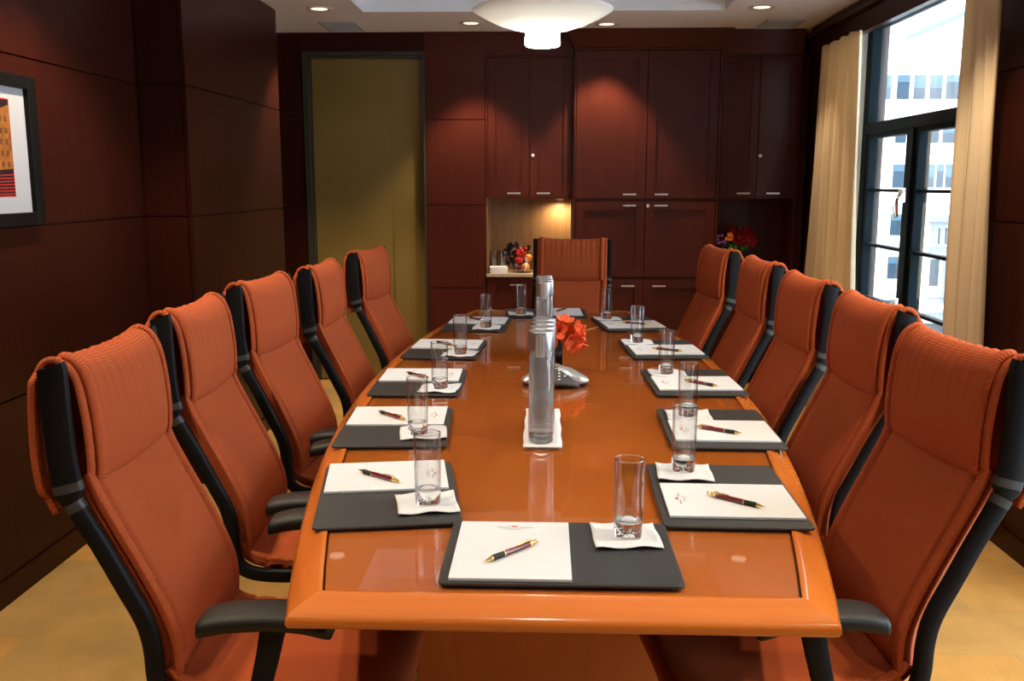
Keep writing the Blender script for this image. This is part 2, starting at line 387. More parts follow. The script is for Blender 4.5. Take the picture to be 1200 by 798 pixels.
# reveals
for k, (a, c) in enumerate((W1, W2)):
    ZS = ZSW[k+1]; t = MB(); t.box(XR+.02, 1.972, c-.012, c-.002, ZS, ZH); t.box(XR+.02, 1.972, a+.002, a+.012, ZS, ZH); t.box(XR-.03, 1.972, a+.002, c-.002, ZS, ZS+.02)
    t.box(XR+.02, 1.972, a+.002, c-.002, ZH-.012, ZH)
    struct('trim_%d' % (k+2), t, M['white_trim'])
ZS = .46
def window(idx, a, c):
    ZS = ZSW[idx]
    o = bpy.data.objects.new('window_%d' % idx, None); C.objects.link(o); o.location = (2.0, (a+c)/2, ZS); o['kind'] = 'structure'
    x0, x1 = 1.965, 2.045; f = .10; zt0, zt1 = 1.725, 1.79
    m = MB(); m.box(x0, x1, a, a+f, ZS, ZH); m.box(x0, x1, c-f, c, ZS, ZH); m.box(x0, x1, a+f, c-f, ZS, ZS+.06); m.box(x0, x1, a+f, c-f, ZH-.05, ZH)
    m.box(x0-.012, x1, a+f, c-f, zt0, zt1)
    mids = [4.47, 5.235] if idx == 1 else [a+(c-a)*k/3 for k in (1, 2)]
    for y in mids: m.box(x0-.012, x1, y-.045, y+.045, ZS+.06, zt0)
    m.build('window_frame', M['win_frame'], o, bevel=.003)
    edges = [a+f]+sum([[y-.045, y+.045] for y in mids], [])+[c-f]
    for i in range(0, len(edges), 2):
        p, q = edges[i], edges[i+1]
        s = MB(); x2, x3 = x0+.005, x1-.01; e = .042
        s.box(x2, x3, p, p+e, ZS+.06, zt0); s.box(x2, x3, q-e, q, ZS+.06, zt0); s.box(x2, x3, p+e, q-e, ZS+.06, ZS+.1); s.box(x2, x3, p+e, q-e, zt0-.025, zt0)
        for z in (.735, 1.06, 1.39): s.box(x2+.01, x3-.01, p+e, q-e, z-.009, z+.009)
        sa = s.build('sash', M['win_frame'], o, bevel=.002)
        MB().box(x0+.028, x0+.032, p+e, q-e, ZS+.1, zt0-.025).build('pane', M['pane'], sa)
        if i == 2:
            for z in (1.36, .76):
                h = MB(); h.box(x0-.034, x0-.0125, q+.028, q+.062, z-.03, z+.045); h.tube([(x0-.04, q+.045, z+.03), (x0-.06, q+.040, z-.02), (x0-.05, q+.055, z-.11)], .009, 8); h.tube([(x0-.04, q+.045, z+.02), (x0-.06, q+.00, z+.03)], .010, 8)
                h.tube([(x0-.035, q+.10, z-.02), (x0-.05, q+.12, z-.06), (x0-.035, q+.12, z-.12)], .004, 6)
                h.build('window_handle', M['chrome'], o, smooth=40)
    MB().box(x0+.028, x0+.032, a+f, c-f, zt1, ZH-.05).build('pane', M['pane'], o)
    return o
window(1, *W1); window(2, *W2)

def curtain(y0, y1, y0b, y1b, folds, label, seed):
    r = random.Random(seed); P = []; uv = []; nz = 40; ny = folds*10
    ph = [r.uniform(-.5, .5) for _ in range(folds+2)]
    for i in range(nz+1):
        t = i/nz; z = 2.262-(2.262-.02)*t; row = []
        for j in range(ny+1):
            u = j/ny; ya = y0+(y1-y0)*u; yb = y0b+(y1b-y0b)*u; e = min(1, t*1.3)
            k = u*folds; a = .030*sin(2*pi*k+ph[int(k)]*.6)+.010*sin(2*pi*k*.5+2*t+seed)
            a += .004*sin(9*t+7*u*folds)
            row.append((1.715+a*(.75+.25*t), ya+(yb-ya)*e+.012*sin(2*pi*k*.5+3*t), z))
        P.append(row)
    o = MB().grid(P).build('curtain', M['curtain'], None, smooth=True, solid=.003)
    return tag(o, label, 'curtain', 'floor length beige curtains')
curtain(5.43, 6.10, 5.25, 6.20, 8, 'beige pleated curtain hanging left of the window beside the dark cabinets', 3)
curtain(3.80, 4.06, 3.74, 3.99, 4, 'beige pleated curtain hanging at the right edge of the window', 5)

# ------------------------------------------------------------------ ceiling fixtures
CANP = 2.6
def can(x, y, label, power=22, spot=82):
    o = thing('recessed_light', label, 'ceiling light', (x, y, ZC), 'recessed ceiling lights')
    MB().lathe([(.052, -.003), (.075, -.006), (.080, -.004), (.080, 0), (.052, 0)], 32, (x, y, ZC-.0005), cap=False).build('trim_ring', M['trim_ring'], o, smooth=40)
    MB().lathe([(1e-4, -.002), (.050, -.002)], 32, (x, y, ZC-.001), cap=False).build('lit_lens', M['bulb'], o)
    l = bpy.data.lights.new('can_lamp', 'SPOT'); l.energy = power*CANP; l.color = (1, .80, .56); l.spot_size = R(spot); l.spot_blend = .5; l.shadow_soft_size = .035
    lo = bpy.data.objects.new('can_lamp', l); C.objects.link(lo); lo.parent = o; lo.location = (0, 0, -.02)
    return o
can(-1.36, 5.81, 'round recessed ceiling light at far left beside the wood pillar', 34)
can(-.495, 6.35, 'round recessed ceiling light left of the hanging lamp near the back', 34)
can(.39, 6.42, 'round recessed ceiling light right of the hanging lamp above the cabinets', 34)
can(1.27, 5.85, 'round recessed ceiling light at far right near the window', 16)
for x in (-1.36, 1.36):
    for y in (3.3, 1.7, .1):
        can(x, y, 'round recessed ceiling light in the ceiling border out of view', 34, 110)
def vent(x, y, label):
    o = thing('ceiling_vent', label, 'air vent', (x, y, ZC), 'ceiling air vents')
    m = MB(); m.box(x-.125, x+.125, y-.17, y-.15, ZC-.008, ZC-.001); m.box(x-.125, x+.125, y+.15, y+.17, ZC-.008, ZC-.001)
    m.box(x-.125, x-.105, y-.15, y+.15, ZC-.008, ZC-.001); m.box(x+.105, x+.125, y-.15, y+.15, ZC-.008, ZC-.001)
    m.build('vent_frame', M['vent'], o)
    s = MB()
    for k in range(14): s.box(x-.105, x+.105, y-.147+k*.0213, y-.147+k*.0213+.013, ZC-.006, ZC-.002)
    s.build('vent_slats', M['vent'], o)
vent(-1.36, 6.44, 'square ceiling vent at left behind the recessed light'); vent(1.52, 6.44, 'square ceiling vent at right above the dark cabinet')

def pendant(x, y, label):
    o = thing('pendant_lamp', label, 'hanging lamp', (x, y, TZ))
    prof = [(.062, 1.938), (.10, 1.945), (.15, 1.960), (.20, 1.983), (.235, 2.003), (.238, 2.008), (.233, 2.009), (.198, 1.990), (.148, 1.967), (.098, 1.952), (.062, 1.946)]
    MB().lathe(prof, 64, (x, y, 0), cap=False).build('lamp_shade', M['opal'], o, smooth=True)
    MB().lathe([(1e-4, 1.888), (.055, 1.888), (.060, 1.893), (.057, 1.94), (.046, 1.96), (.046, 2.10), (1e-4, 2.105)], 32, (x, y, 0), cap=False).build('glowing_diffuser', M['opal_lit'], o, smooth=50)
    MB().tube([(x, y, 2.10), (x, y, TZ-.02)], .008, 10).build('rod', M['nickel'], o, smooth=40)
    MB().lathe([(.06, TZ-.025), (.065, TZ-.001)], 32, (x, y, 0)).build('ceiling_cap', M['nickel'], o, smooth=40)
pendant(-.015, 3.3, 'white opal glass bowl lamp hanging above the table')
pendant(-.015, .9, 'white opal glass bowl lamp hanging behind the viewpoint')

# ------------------------------------------------------------------ cabinets
def door(o, x0, x1, z0, z1, y, hx=None, hz=None, lock=None, st=.052, name='cabinet_door'):
    g = .003; m = MB(); x0 += g; x1 -= g; z0 += g; z1 -= g
    m.box(x0, x0+st, y, y+.02, z0, z1); m.box(x1-st, x1, y, y+.02, z0, z1)
    m.box(x0+st, x1-st, y, y+.02, z0, z0+st); m.box(x0+st, x1-st, y, y+.02, z1-st, z1)
    m.box(x0+st-.001, x1-st+.001, y+.011, y+.018, z0+st-.001, z1-st+.001)
    d = m.build(name, M['cab_wood'], o)
    if hx is not None:
        h = MB(); h.box(hx-.046, hx+.046, y-.026, y-.018, hz-.0055, hz+.0055); h.box(hx-.038, hx-.030, y-.02, y-.0005, hz-.004, hz+.004); h.box(hx+.030, hx+.038, y-.02, y-.0005, hz-.004, hz+.004)
        h.build('handle', M['nickel'], d, bevel=.001)
    if lock:
        l = MB(); l.xf = Matrix.Translation((lock[0], y, lock[1])) @ Matrix.Rotation(R(90), 4, 'X'); l.lathe([(.012, .0005), (.012, .005), (.007, .008), (1e-4, .008)], 16)
        l.build('lock', M['nickel'], d, smooth=30)
    return d
def carcass(o, x0, x1, y0, y1, z0, z1, name='cabinet_body'):
    return MB().box(x0, x1, y0, y1, z0, z1).build(name, M['cab_wood'], o, bevel=.002)
def frame_face(o, x0, x1, z0, z1, y, t=.012, mids=()):
    m = MB(); m.box(x0, x0+t, y, y+.03, z0, z1); m.box(x1-t, x1, y, y+.03, z0, z1); m.box(x0+t, x1-t, y, y+.03, z1-t, z1); m.box(x0+t, x1-t, y, y+.03, z0, z0+t)
    m.build('face_frame', M['cab_wood'], o, bevel=.001)
YF = 6.70; YC = 6.655
# left upper
o = thing('wall_cabinet', 'tall red-brown two-door wall cabinet above the lit niche, left of the centre', 'cabinet', (-.12, YF, 1.323), 'built-in back wall cabinets')
carcass(o, -.423, .188, YF+.022, 7.05, 1.325, 2.30); frame_face(o, -.423, .188, 1.325, 2.30, YF-.008)
door(o, -.411, -.118, 1.337, 2.288, YF, -.226, 1.362); door(o, -.118, .176, 1.337, 2.288, YF, -.02, 1.362, (-.093, 1.62))
# right upper
o = thing('wall_cabinet', 'dark two-door wall cabinet above the flower niche, beside the window curtain', 'cabinet', (1.47, YF, 1.323), 'built-in back wall cabinets')
carcass(o, 1.197, 1.745, YF+.022, 7.05, 1.325, 2.30); frame_face(o, 1.197, 1.745, 1.325, 2.30, YF-.008)
door(o, 1.209, 1.466, 1.337, 2.288, YF, 1.375, 1.362); door(o, 1.466, 1.733, 1.337, 2.288, YF, 1.58, 1.362, (1.485, 1.62))
# centre tall
o = thing('tall_cabinet', 'large centre cabinet with six panelled doors from floor to ceiling', 'cabinet', (.69, YC, 0))
carcass(o, .190, 1.195, YC+.022, 7.05, .08, 2.34); frame_face(o, .190, 1.195, .08, 2.34, YC-.006)
for z0, z1, hz, lk in ((1.325, 2.325, 1.355, None), (.775, 1.308, 1.278, (.712, 1.274)), (.10, .762, .715, None)):
    door(o, .204, .693, z0, z1, YC, .58, hz, None, .06); door(o, .693, 1.181, z0, z1, YC, .80, hz, lk, .06)
t = MB(); yb = YC+.02
t.add([(.188, YC-.012, 2.342), (1.197, YC-.012, 2.342), (1.197, 7.0, 2.342), (.188, 7.0, 2.342), (.125, YC-.075, ZC-.001), (1.26, YC-.075, ZC-.001), (1.26, 7.0, ZC-.001), (.125, 7.0, ZC-.001)],
      [(0, 3, 2, 1), (4, 5, 6, 7), (0, 1, 5, 4), (1, 2, 6, 5), (2, 3, 7, 6), (3, 0, 4, 7)])
t.build('crown_moulding', M['cab_wood'], o)
tm = MB(); tm.box(-.425, .187, YF-.004, 7.05, 2.303, ZC-.001); struct('trim_4', tm, M['cab_wood'])
tm = MB(); tm.add([(1.199, YF-.01, 2.303), (1.75, YF-.01, 2.303), (1.75, 7.0, 2.303), (1.199, 7.0, 2.303), (1.199, YF-.06, ZC-.001), (1.74, YF-.06, ZC-.001), (1.74, 7.0, ZC-.001), (1.199, 7.0, ZC-.001)],
      [(0, 3, 2, 1), (4, 5, 6, 7), (0, 1, 5, 4), (1, 2, 6, 5), (2, 3, 7, 6), (3, 0, 4, 7)]); struct('trim_5', tm, M['cab_wood'])
tm = MB(); tm.box(1.748, 1.80, YF+.01, 7.05, 0, 2.30); struct('trim_6', tm, M['dark_wood'])
# bases, counters, niches
for x0, x1, lab, clab in ((-.423, .188, 'low red-brown base cabinet under the lit niche, behind the table', 'beige granite counter in the lit left niche'),
                     (1.197, 1.745, 'low dark base cabinet under the flower niche near the curtain', 'beige granite counter under the vase of red roses')):
    o = thing('base_cabinet', lab, 'cabinet', ((x0+x1)/2, YF, 0), 'low base cabinets')
    carcass(o, x0, x1, YF+.022, 7.05, .08, .768)
    MB().box(x0+.01, x1-.01, YF+.06, 7.0, 0, .079).build('toe_kick', M['groove'], o)
    xm = (x0+x1)/2
    door(o, x0+.004, xm, .09, .762, YF, xm-.09, .715); door(o, xm, x1-.004, .09, .762, YF, xm+.10, .715)
    q = MB().box(x0, x1, YF-.012, 7.05, .7695, .793).build('countertop', M['granite'], None, bevel=.003)
    tag(q, clab, 'countertop', 'granite countertops')
    nb = MB(); nb.box(x0, x0+.012, YF+.01, 7.04, .794, 1.324); nb.box(x1-.012, x1, YF+.01, 7.04, .794, 1.324); nb.box(x0+.012, x1-.012, 7.025, 7.04, .794, 1.324)
    nn = nb.build('niche_lining', M['lit_niche_wood' if x0 < 0 else 'cab_wood'], None); nn['kind'] = 'structure'; nn.name = 'trim_7' if x0 < 0 else 'trim_8'
pk = thing('puck_light', 'small round light under the left wall cabinet', 'light', (.10, 6.94, 1.324))
MB().lathe([(.03, -.012), (.033, -.001)], 24, (.10, 6.94, 1.324)).build('housing', M['nickel'], pk, smooth=30)
MB().lathe([(1e-4, -.0135), (.026, -.0135)], 24, (.10, 6.94, 1.324), cap=False).build('lit_lens', M['bulb'], pk)
l = bpy.data.lights.new('puck_lamp', 'SPOT'); l.energy = 16; l.color = (1, .80, .48); l.spot_size = R(170); l.spot_blend = .9; l.shadow_soft_size = .02
lo = bpy.data.objects.new('puck_lamp', l); C.objects.link(lo); lo.parent = pk; lo.location = (0, 0, -.02)

# ------------------------------------------------------------------ picture on left wall
o = thing('framed_picture', 'black framed night street photograph with white mat on the left wall', 'picture', (XL, 2.85, 1.5))
PX0, PX1, PZ0, PZ1 = 2.30, 3.385, 1.285, 1.80; m = MB(); fw = .055
m.box(XL+.001, XL+.03, PX0, PX0+fw, PZ0, PZ1); m.box(XL+.001, XL+.03, PX1-fw, PX1, PZ0, PZ1); m.box(XL+.001, XL+.03, PX0+fw, PX1-fw, PZ0, PZ0+fw*.8); m.box(XL+.001, XL+.03, PX0+fw, PX1-fw, PZ1-fw*.8, PZ1)
m.build('frame', M['frame_black'], o, bevel=.002)
MB().box(XL+.002, XL+.012, PX0+fw-.004, PX1-fw+.004, PZ0+fw*.8-.004, PZ1-fw*.8+.004).build('mat_board', M['mat_white'], o)
art = plain('art_night_sky', (.012, .002, .003), .5); artr = plain('art_red', (.36, .014, .005), .5, vary=.7, vscale=18); arto = plain('art_amber', (.24, .085, .010), .5, vary=.85, vscale=45); artd = plain('art_brown', (.10, .03, .008), .5, vary=.9, vscale=40)
ax = XL+.0125; a0, a1, b0, b1 = 2.52, 3.232, 1.385, 1.715
MB().box(XL+.006, ax, a0, a1, b0, b1).build('red_print_edge', artr, o)
pr = MB().box(XL+.006, ax+.0006, a0+.004, a1-.004, b0+.004, b1-.004).build('printed_photograph', art, o)
# amber building, windows and red light trails printed on it
bb = MB(); bb.add([(ax+.001, 2.9, 1.46), (ax+.001, a1-.005, 1.48), (ax+.001, a1-.005, 1.695), (ax+.001, 2.9, 1.60)], [(0, 1, 2, 3)]).build('amber_building', arto, o)
wd = MB()
for i in range(9):
    for j in range(5):
        y = 2.93+i*.033; z = 1.485+j*.035*(1+i*.01)
        wd.add([(ax+.0014, y, z), (ax+.0014, y+.016, z), (ax+.0014, y+.016, z+.018), (ax+.0014, y, z+.018)], [(0, 1, 2, 3)])
wd.build('dark_windows', artd, o)
tr = MB()
for k in range(7): tr.add([(ax+.001, 2.55, 1.395+k*.006), (ax+.001, a1-.005, 1.392+k*.011), (ax+.001, a1-.005, 1.396+k*.011), (ax+.001, 2.55, 1.398+k*.006)], [(0, 1, 2, 3)])
tr.build('red_light_trails', artr, o)

# ------------------------------------------------------------------ outside
o = thing('office_building', 'pale overexposed building with rows of windows across the street', 'building', (26, 65, -14))
fm = MB(); fm.box(12, 48, 65, 75, -14, 24)
fm.build('facade', M['facade'], o)
wins = [(x, x2, 6.95, 8.5) for x, x2 in ((23.2, 24.0), (24.3, 25.05), (25.35, 26.15), (26.4, 27.4), (27.7, 28.6), (22.0, 22.8), (29, 29.8))]
wins += [(x, x2, 4.1, 5.6) for x, x2 in ((23.3, 24.0), (24.5, 25.2), (25.65, 26.15), (26.4, 27.3), (27.6, 28.4))]
wins += [(x, x2, 1.15, 2.7) for x, x2 in ((23.3, 24.1), (24.5, 25.1), (25.6, 26.05), (26.2, 26.65), (26.8, 27.25), (27.7, 28.4))]
wins += [(x, x2, -2.05, -.6) for x, x2 in ((23.35, 24.1), (24.5, 25.1), (25.4, 25.8))]
wins += [(x, x2, -5.0, -3.5) for x, x2 in ((23.35, 24.15), (24.5, 25.2))]
wins += [(x, x2, -8.2, -6.45) for x, x2 in ((23.35, 24.15), (24.5, 25.2))]
for i, (x, x2, z, z2) in enumerate(wins):
    f = MB().box(x, x2, 64.93, 65.02, z, z2).build('window', M['bldg_glass'], o)
    MB().box(x, x2, 64.90, 64.925, z+(z2-z)*(.45 if i % 3 else .7), z2).build('blind', M['blind'], f)
MB().add([(23.6, 64.6, 10.7), (28.2, 64.6, 12.6), (28.2, 64.6, 12.95), (23.6, 64.6, 11.0), (23.6, 65, 10.7), (28.2, 65, 12.6), (28.2, 65, 12.95), (23.6, 65, 11.0)],
         [(0, 1, 2, 3), (4, 7, 6, 5), (0, 4, 5, 1), (3, 2, 6, 7), (0, 3, 7, 4), (1, 5, 6, 2)]).build('raking_cornice', M['stone'], o)
o = thing('ornate_building', 'grey stone building front with bracketed cornice, pillar and iron balcony', 'building', (27.5, 60, -14))
MB().box(24.05, 40, 60.4, 64.8, -14, -.9).build('facade', M['facade'], o)
cn = MB(); cn.box(23.95, 40, 59.9, 60.6, -.95, -.55); cn.box(24.1, 40, 60.1, 60.6, -1.35, -.95)
cn.build('cornice', M['stone'], o)
for k in range(14):
    MB().box(24.3+k*.42, 24.5+k*.42, 60.05, 60.39, -2.35, -1.36).build('bracket', M['stone'], o)
MB().box(24.2, 40, 60.2, 60.39, -2.9, -2.5).build('frieze', M['stone'], o)
MB().lathe([(.36, -6), (.30, -5.8), (.27, -3.6), (.36, -3.3), (.36, -3.0)], 16, (25.3, 60.0, 0)).build('pillar', M['stone'], o, smooth=40)
for x in (24.35, 26.3): MB().box(x, x+.55, 60.33, 60.41, -5, -3.3).build('window', M['bldg_glass'], o)
MB().box(23.7, 40, 59.2, 60.39, -6.95, -6.7).build('balcony_floor', M['stone'], o)
rl = MB(); rl.box(23.7, 40, 59.25, 59.3, -5.7, -5.62)
for k in range(60): rl.tube([(23.75+k*.14, 59.27, -6.7), (23.80+k*.14+.04*(-1)**k, 59.27, -6.2), (23.75+k*.14, 59.27, -5.7)], .02, 5)
rl.build('balcony_railing', M['iron'], o)
MB().box(24.2, 40, 60.30, 60.41, -11, -7.4).build('shopfront_glass', M['bldg_glass'], o)
g = MB().box(3, 90, -20, 120, -14.2, -14); st_ = g.build('street_ground', M['street']); st_['kind'] = 'structure'

# ------------------------------------------------------------------ table
CX = .028; TY0_, TY1_ = 1.448, 5.19; TM = (TY0_+TY1_)/2; TH = (TY1_-TY0_)/2; ZT = .740
def hw(y): return .459+.208*(1-((y-TM)/TH)**2)
o = thing('conference_table', 'long boat-shaped orange wood conference table with glass top', 'table', (CX, TM, 0))
prof = [(.10, .688), (.018, .691), (.005, .697), (0, .706), (.0015, .715), (.009, .7225), (.026, .730), (.042, .7355), (.052, .7395), (.061, .7400), (.0635, .7385), (.0635, .728)]
NS = 40
def side_pts(dd, sgn):
    ys = [TY0_+dd+(TY1_-TY0_-2*dd)*k/NS for k in range(NS+1)]
    return [(CX+sgn*(hw(y)-dd), y) for y in ys]
for sgn in (-1, 1):
    P = [[(x, y, z) for x, y in side_pts(dd, sgn)] for dd, z in prof]
    P.append(P[0])
    MB().grid(P).build('side_rail', M['rim_wood'], o, smooth=50)
for sgn in (-1, 1):
    P = []
    for dd, z in prof:
        y = TY0_+dd if sgn < 0 else TY1_-dd; h = hw(y)-dd
        P.append([(CX-h+2*h*k/12, y, z) for k in range(13)])
    P.append(P[0])
    MB().grid(P).build('end_rail', M['rim_wood_x'], o, smooth=50)
YS = 3.225
def field(mb, y0, y1, dd, z0, z1, n=24):
    ys = [y0+(y1-y0)*k/n for k in range(n+1)]
    pts = [(CX+hw(y)-dd, y) for y in ys]+[(CX-hw(y)+dd, y) for y in reversed(ys)]
    return mb.prism(pts, z0, z1)
for y0, y1 in ((TY0_+.064, YS-.001), (YS+.001, TY1_-.064)):
    field(MB(), y0-(.004 if y0 > 2 else 0), y1, .064, .689, .7295).build('shadow_gap', M['groove'], o)
    field(MB(), y0+(.004 if y0 < 2 else 0), y1-(.004 if y0 > 2 else 0), .068, .7297, .7330).build('veneer_panel', M['table_wood'], o)
    g = field(MB(), y0+.0035 if y0 < 2 else y0+.0005, y1-.0005 if y0 < 2 else y1-.0035, .0675, .7332, .7400)
    g.build('glass_top', M['plate'], o, bevel=.001)
for y0, y1 in ((2.09, 2.32), (4.13, 4.34)):
    MB().box(-.305, .365, y0, y1, 0.0, .688).build('pedestal', M['base_wood'], o, bevel=.006)
MB().box(-.03, .09, 2.325, 4.125, .58, .683).build('stretcher_beam', M['base_wood'], o)

# ------------------------------------------------------------------ chair
def sweep_yz(mb, path, a, bdep, xc, n=12):
    """sweep a rounded rectangle (half width a in x, half depth bdep in the yz plane)"""
    path = [V((0, p[0], p[1])) for p in path]; P = []
    for i, p in enumerate(path):
        t = (path[min(i+1, len(path)-1)]-path[max(i-1, 0)]).normalized(); nn = V((0, -t.z, t.y))
        bb = bdep[i] if isinstance(bdep, list) else bdep; row = []
        for k in range(n):
            c, s = cos(2*pi*k/n), sin(2*pi*k/n); e = .5
            cx = math.copysign(abs(c)**e, c); sy = math.copysign(abs(s)**e, s)
            row.append(p+V((xc+a*cx, 0, 0))+nn*bb*sy)
        P.append(row)
    o = len(mb.v); mb.grid(P, wrap=True)
    mb.f.append([o+k for k in range(n)][::-1]); mb.f.append([o+(len(P)-1)*n+k for k in range(n)])
    return mb
def cloth(path, W, disp, nx=64):
    pts = [V((0, p[0], p[1])) for p in path]; P = []; UVs = []; s = 0
    for i, p in enumerate(pts):
        if i: s += (p-pts[i-1]).length
        t = (pts[min(i+1, len(pts)-1)]-pts[max(i-1, 0)]).normalized(); nn = V((0, -t.z, t.y))
        row = []; ur = []
        for j in range(nx+1):
            u = -1+2*j/nx; u = math.copysign(1-(1-abs(u))**1.25, u); x = u*W
            dn, dz, wx = disp(x, s, i/(len(pts)-1), p)
            row.append(p+V((x*wx, 0, dz))+nn*dn); ur.append((x, s))
        P.append(row); UVs.append(ur)
    return MB().grid(P, UVs)
def make_chair():
    ch = thing('office_chair', 'x', 'chair')
    W = .2015
    # backrest
    bp = catmull([(0, -.3545, .906), (0, -.339, .862), (0, -.304, .790), (0, -.269, .720), (0, -.237, .650), (0, -.217, .592), (0, -.212, .545), (0, -.214, .505)], 5)
    bp = [(p.y, p.z) for p in bp]
    def db(x, s, t, p):
        a = abs(x)
        if a > .174: d = .008*math.sqrt(max(0, 1-((a-.188)/.0145)**2))-.002
        elif a > .165: d = -.006+.002*((.174-a)/.01)
        else: d = .002-.006*(1-(a/.165)**2)+.010*sin(pi*min(1, t*1.05))*(1-(a/.19)**2)*.6
        d -= .010*math.exp(-((a-.172)/.004)**2)*.7
        return d, 0, 1-.02*t
    cloth(bp, W, db).build('backrest', M['orange'], ch, smooth=True, solid=.028)
    # headrest sleeve
    hp = catmull([(0, -.3565, .899), (0, -.3530, .906), (0, -.3515, .925), (0, -.3525, .975), (0, -.358, 1.035), (0, -.367, 1.080), (0, -.381, 1.106), (0, -.400, 1.113), (0, -.419, 1.104), (0, -.429, 1.070), (0, -.434, .99), (0, -.433, .92), (0, -.425, .865), (0, -.413, .832)], 5)
    hp = [(p.y, p.z) for p in hp]
    wr = [(-.150, .005, .5), (-.118, .006, .8), (-.088, .005, .5), (-.062, .007, 1.), (-.030, .005, .6), (-.004, .006, .9), (.024, .005, .5), (.046, .007, 1.), (.082, .006, .7), (.110, .005, .5), (.146, .006, .8)]
    def dh(x, s, t, p):
        a = abs(x); z = p.y if False else p.z
        front = p.y > -.40
        dip = -.020*(1-(x/W)**2)*max(0, min(1, (z-.93)/.17))-.016*(1-(x/W)**2)*max(0, 1-(z-.89)/.05)*(1 if front else 0)
        d = 0
        if a > .174 and front: d += .007*math.sqrt(max(0, 1-((a-.188)/.0145)**2))-.001
        elif front: d += -.010*(1-(a/.19)**2)*min(1, s/.05)
        if front: d -= .008*math.exp(-((a-.172)/.004)**2)
        if z > .97:
            k = min(1, (z-.97)/.10)**1.3
            for c, w_, h in wr:
                if front or z > 1.07: d -= .0030*h*k*math.exp(-((x-c-.01*(1.1-z)*8*c)/w_)**2)
        wx = 1+.09*max(0, min(1, (-.4245-p.y)/.003)) if not front else 1
        return d, dip, wx
    cloth(hp, W-.001, dh, 120).build('headrest_cover', M['orange'], ch, smooth=True, solid=.0125)
    # seat
    sp = catmull([(0, -.232, .520), (0, -.215, .500), (0, -.185, .486), (0, -.12, .478), (0, -.02, .474), (0, .10, .476), (0, .17, .476), (0, .208, .468), (0, .225, .450), (0, .226, .430)], 6)
    sp = [(p.y, p.z) for p in sp]
    def ds(x, s, t, p):
        a = abs(x)
        if a > .174: d = .008*math.sqrt(max(0, 1-((a-.188)/.0145)**2))
        else: d = -.004*(1-(a/.19)**2)
        d -= .006*math.exp(-((a-.172)/.004)**2)
        for c in (-.165, -.115): d -= .006*math.exp(-((p.y-c)/.006)**2)
        return -d if False else d, 0, 1
    # normal for this path points down, so flip
    def ds2(x, s, t, p):
        d, z, w_ = ds(x, s, t, p); return d, z, w_
    cloth(sp, W, ds2).build('seat', M['orange'], ch, smooth=True, solid=.026)
    # black side frames
    rp = catmull([(0, -.398, 1.108), (0, -.397, 1.100), (0, -.396, 1.05), (0, -.393, .96), (0, -.386, .89), (0, -.374, .850), (0, -.334, .775), (0, -.295, .695), (0, -.263, .628), (0, -.251, .575), (0, -.248, .515), (0, -.236, .474), (0, -.200, .452), (0, -.12, .445), (0, .05, .447), (0, .20, .448)], 4)
    rp = [(p.y, p.z) for p in rp]
    for sx in (-1, 1):
        hgt = [.017 if i == 0 else .0245 if i < 3 else .0255 if p[1] > .87 else .0165 for i, p in enumerate(rp)]
        fr = sweep_yz(MB(), rp, .0125, hgt, sx*.2135).build('side_frame', M['black_plastic'], ch, smooth=50)
        c = MB(); sweep_yz(c, [(-.3870, .893), (-.3830, .877)], .0135, .0265, sx*.2135); sweep_yz(c, [(-.378, .857), (-.370, .842)], .0135, .0175, sx*.2135)
        k = c.build('clamp', M['grey_clamp'], fr, smooth=50); k['label'] = 'grey clamp rings'
        # armrest
        ap = catmull([(0, -.145, .655), (0, -.135, .660), (0, -.09, .669), (0, -.02, .673), (0, .04, .670), (0, .085, .660), (0, .100, .655)], 4)
        rows = []; n = 16
        for i, p in enumerate(ap):
            t = i/(len(ap)-1); e_ = max(0, 1-(2*t-1)**8)**.5; hwid = .012+.032*e_; th = .007+.011*e_
            row = []
            for k in range(n):
                c_, s_ = cos(2*pi*k/n), sin(2*pi*k/n)
                row.append((sx*(.250+.006*t)+hwid*math.copysign(abs(c_)**.55, c_), p.y, p.z-.016+th*math.copysign(abs(s_)**.6, s_)))
            rows.append(row)
        am = MB().grid(rows, wrap=True); am.f.append(list(range(n))[::-1]); am.f.append([len(am.v)-n+k for k in range(n)])
        arm = am.build('armrest', M['arm_black'], ch, smooth=60)
        s = MB(); sweep_yz(s, [(-.012, .640), (-.025, .58), (-.045, .50), (-.055, .44), (-.055, .43)], .011, [.024, .022, .020, .02, .02], sx*.252)
        s.box(min(sx*.263, sx*.16), max(sx*.263, sx*.16), -.08, -.03, .415, .432)
        s.build('arm_post', M['black_plastic'], arm, smooth=50)
    # under-seat pan, mechanism, column, base
    MB().prism(rrect(.40, .38, .05), .430, .447).build('seat_pan', M['black_plastic'], ch)
    MB().prism(rrect(.16, .24, .03), .345, .4295).build('tilt_mechanism', M['black_plastic'], ch, bevel=.01)
    MB().lathe([(.026, .09), (.026, .24), (.017, .241), (.017, .3445)], 20).build('gas_column', M['chrome'], ch, smooth=40)
    MB().lathe([(.035, .065), (.045, .075), (.045, .105), (.027, .125)], 24).build('hub', M['black_plastic'], ch, smooth=40)
    for k in range(5):
        a = 2*pi*k/5+.31; c_, s_ = cos(a), sin(a)
        lg = MB().tube([(c_*.03, s_*.03, .095), (c_*.14, s_*.14, .085), (c_*.25, s_*.25, .066)], [.020, .016, .012], 10).build('leg', M['black_plastic'], ch, smooth=50)
        q = MB(); q.xf = Matrix.Translation((c_*.245, s_*.245, .0265)) @ Matrix.Rotation(a+.6, 4, 'Z') @ Matrix.Rotation(R(90), 4, 'X')
        q.lathe([(.012, -.024), (.026, -.022), (.026, -.006), (.012, -.004)], 18); q.lathe([(.012, .004), (.026, .006), (.026, .022), (.012, .024)], 18)
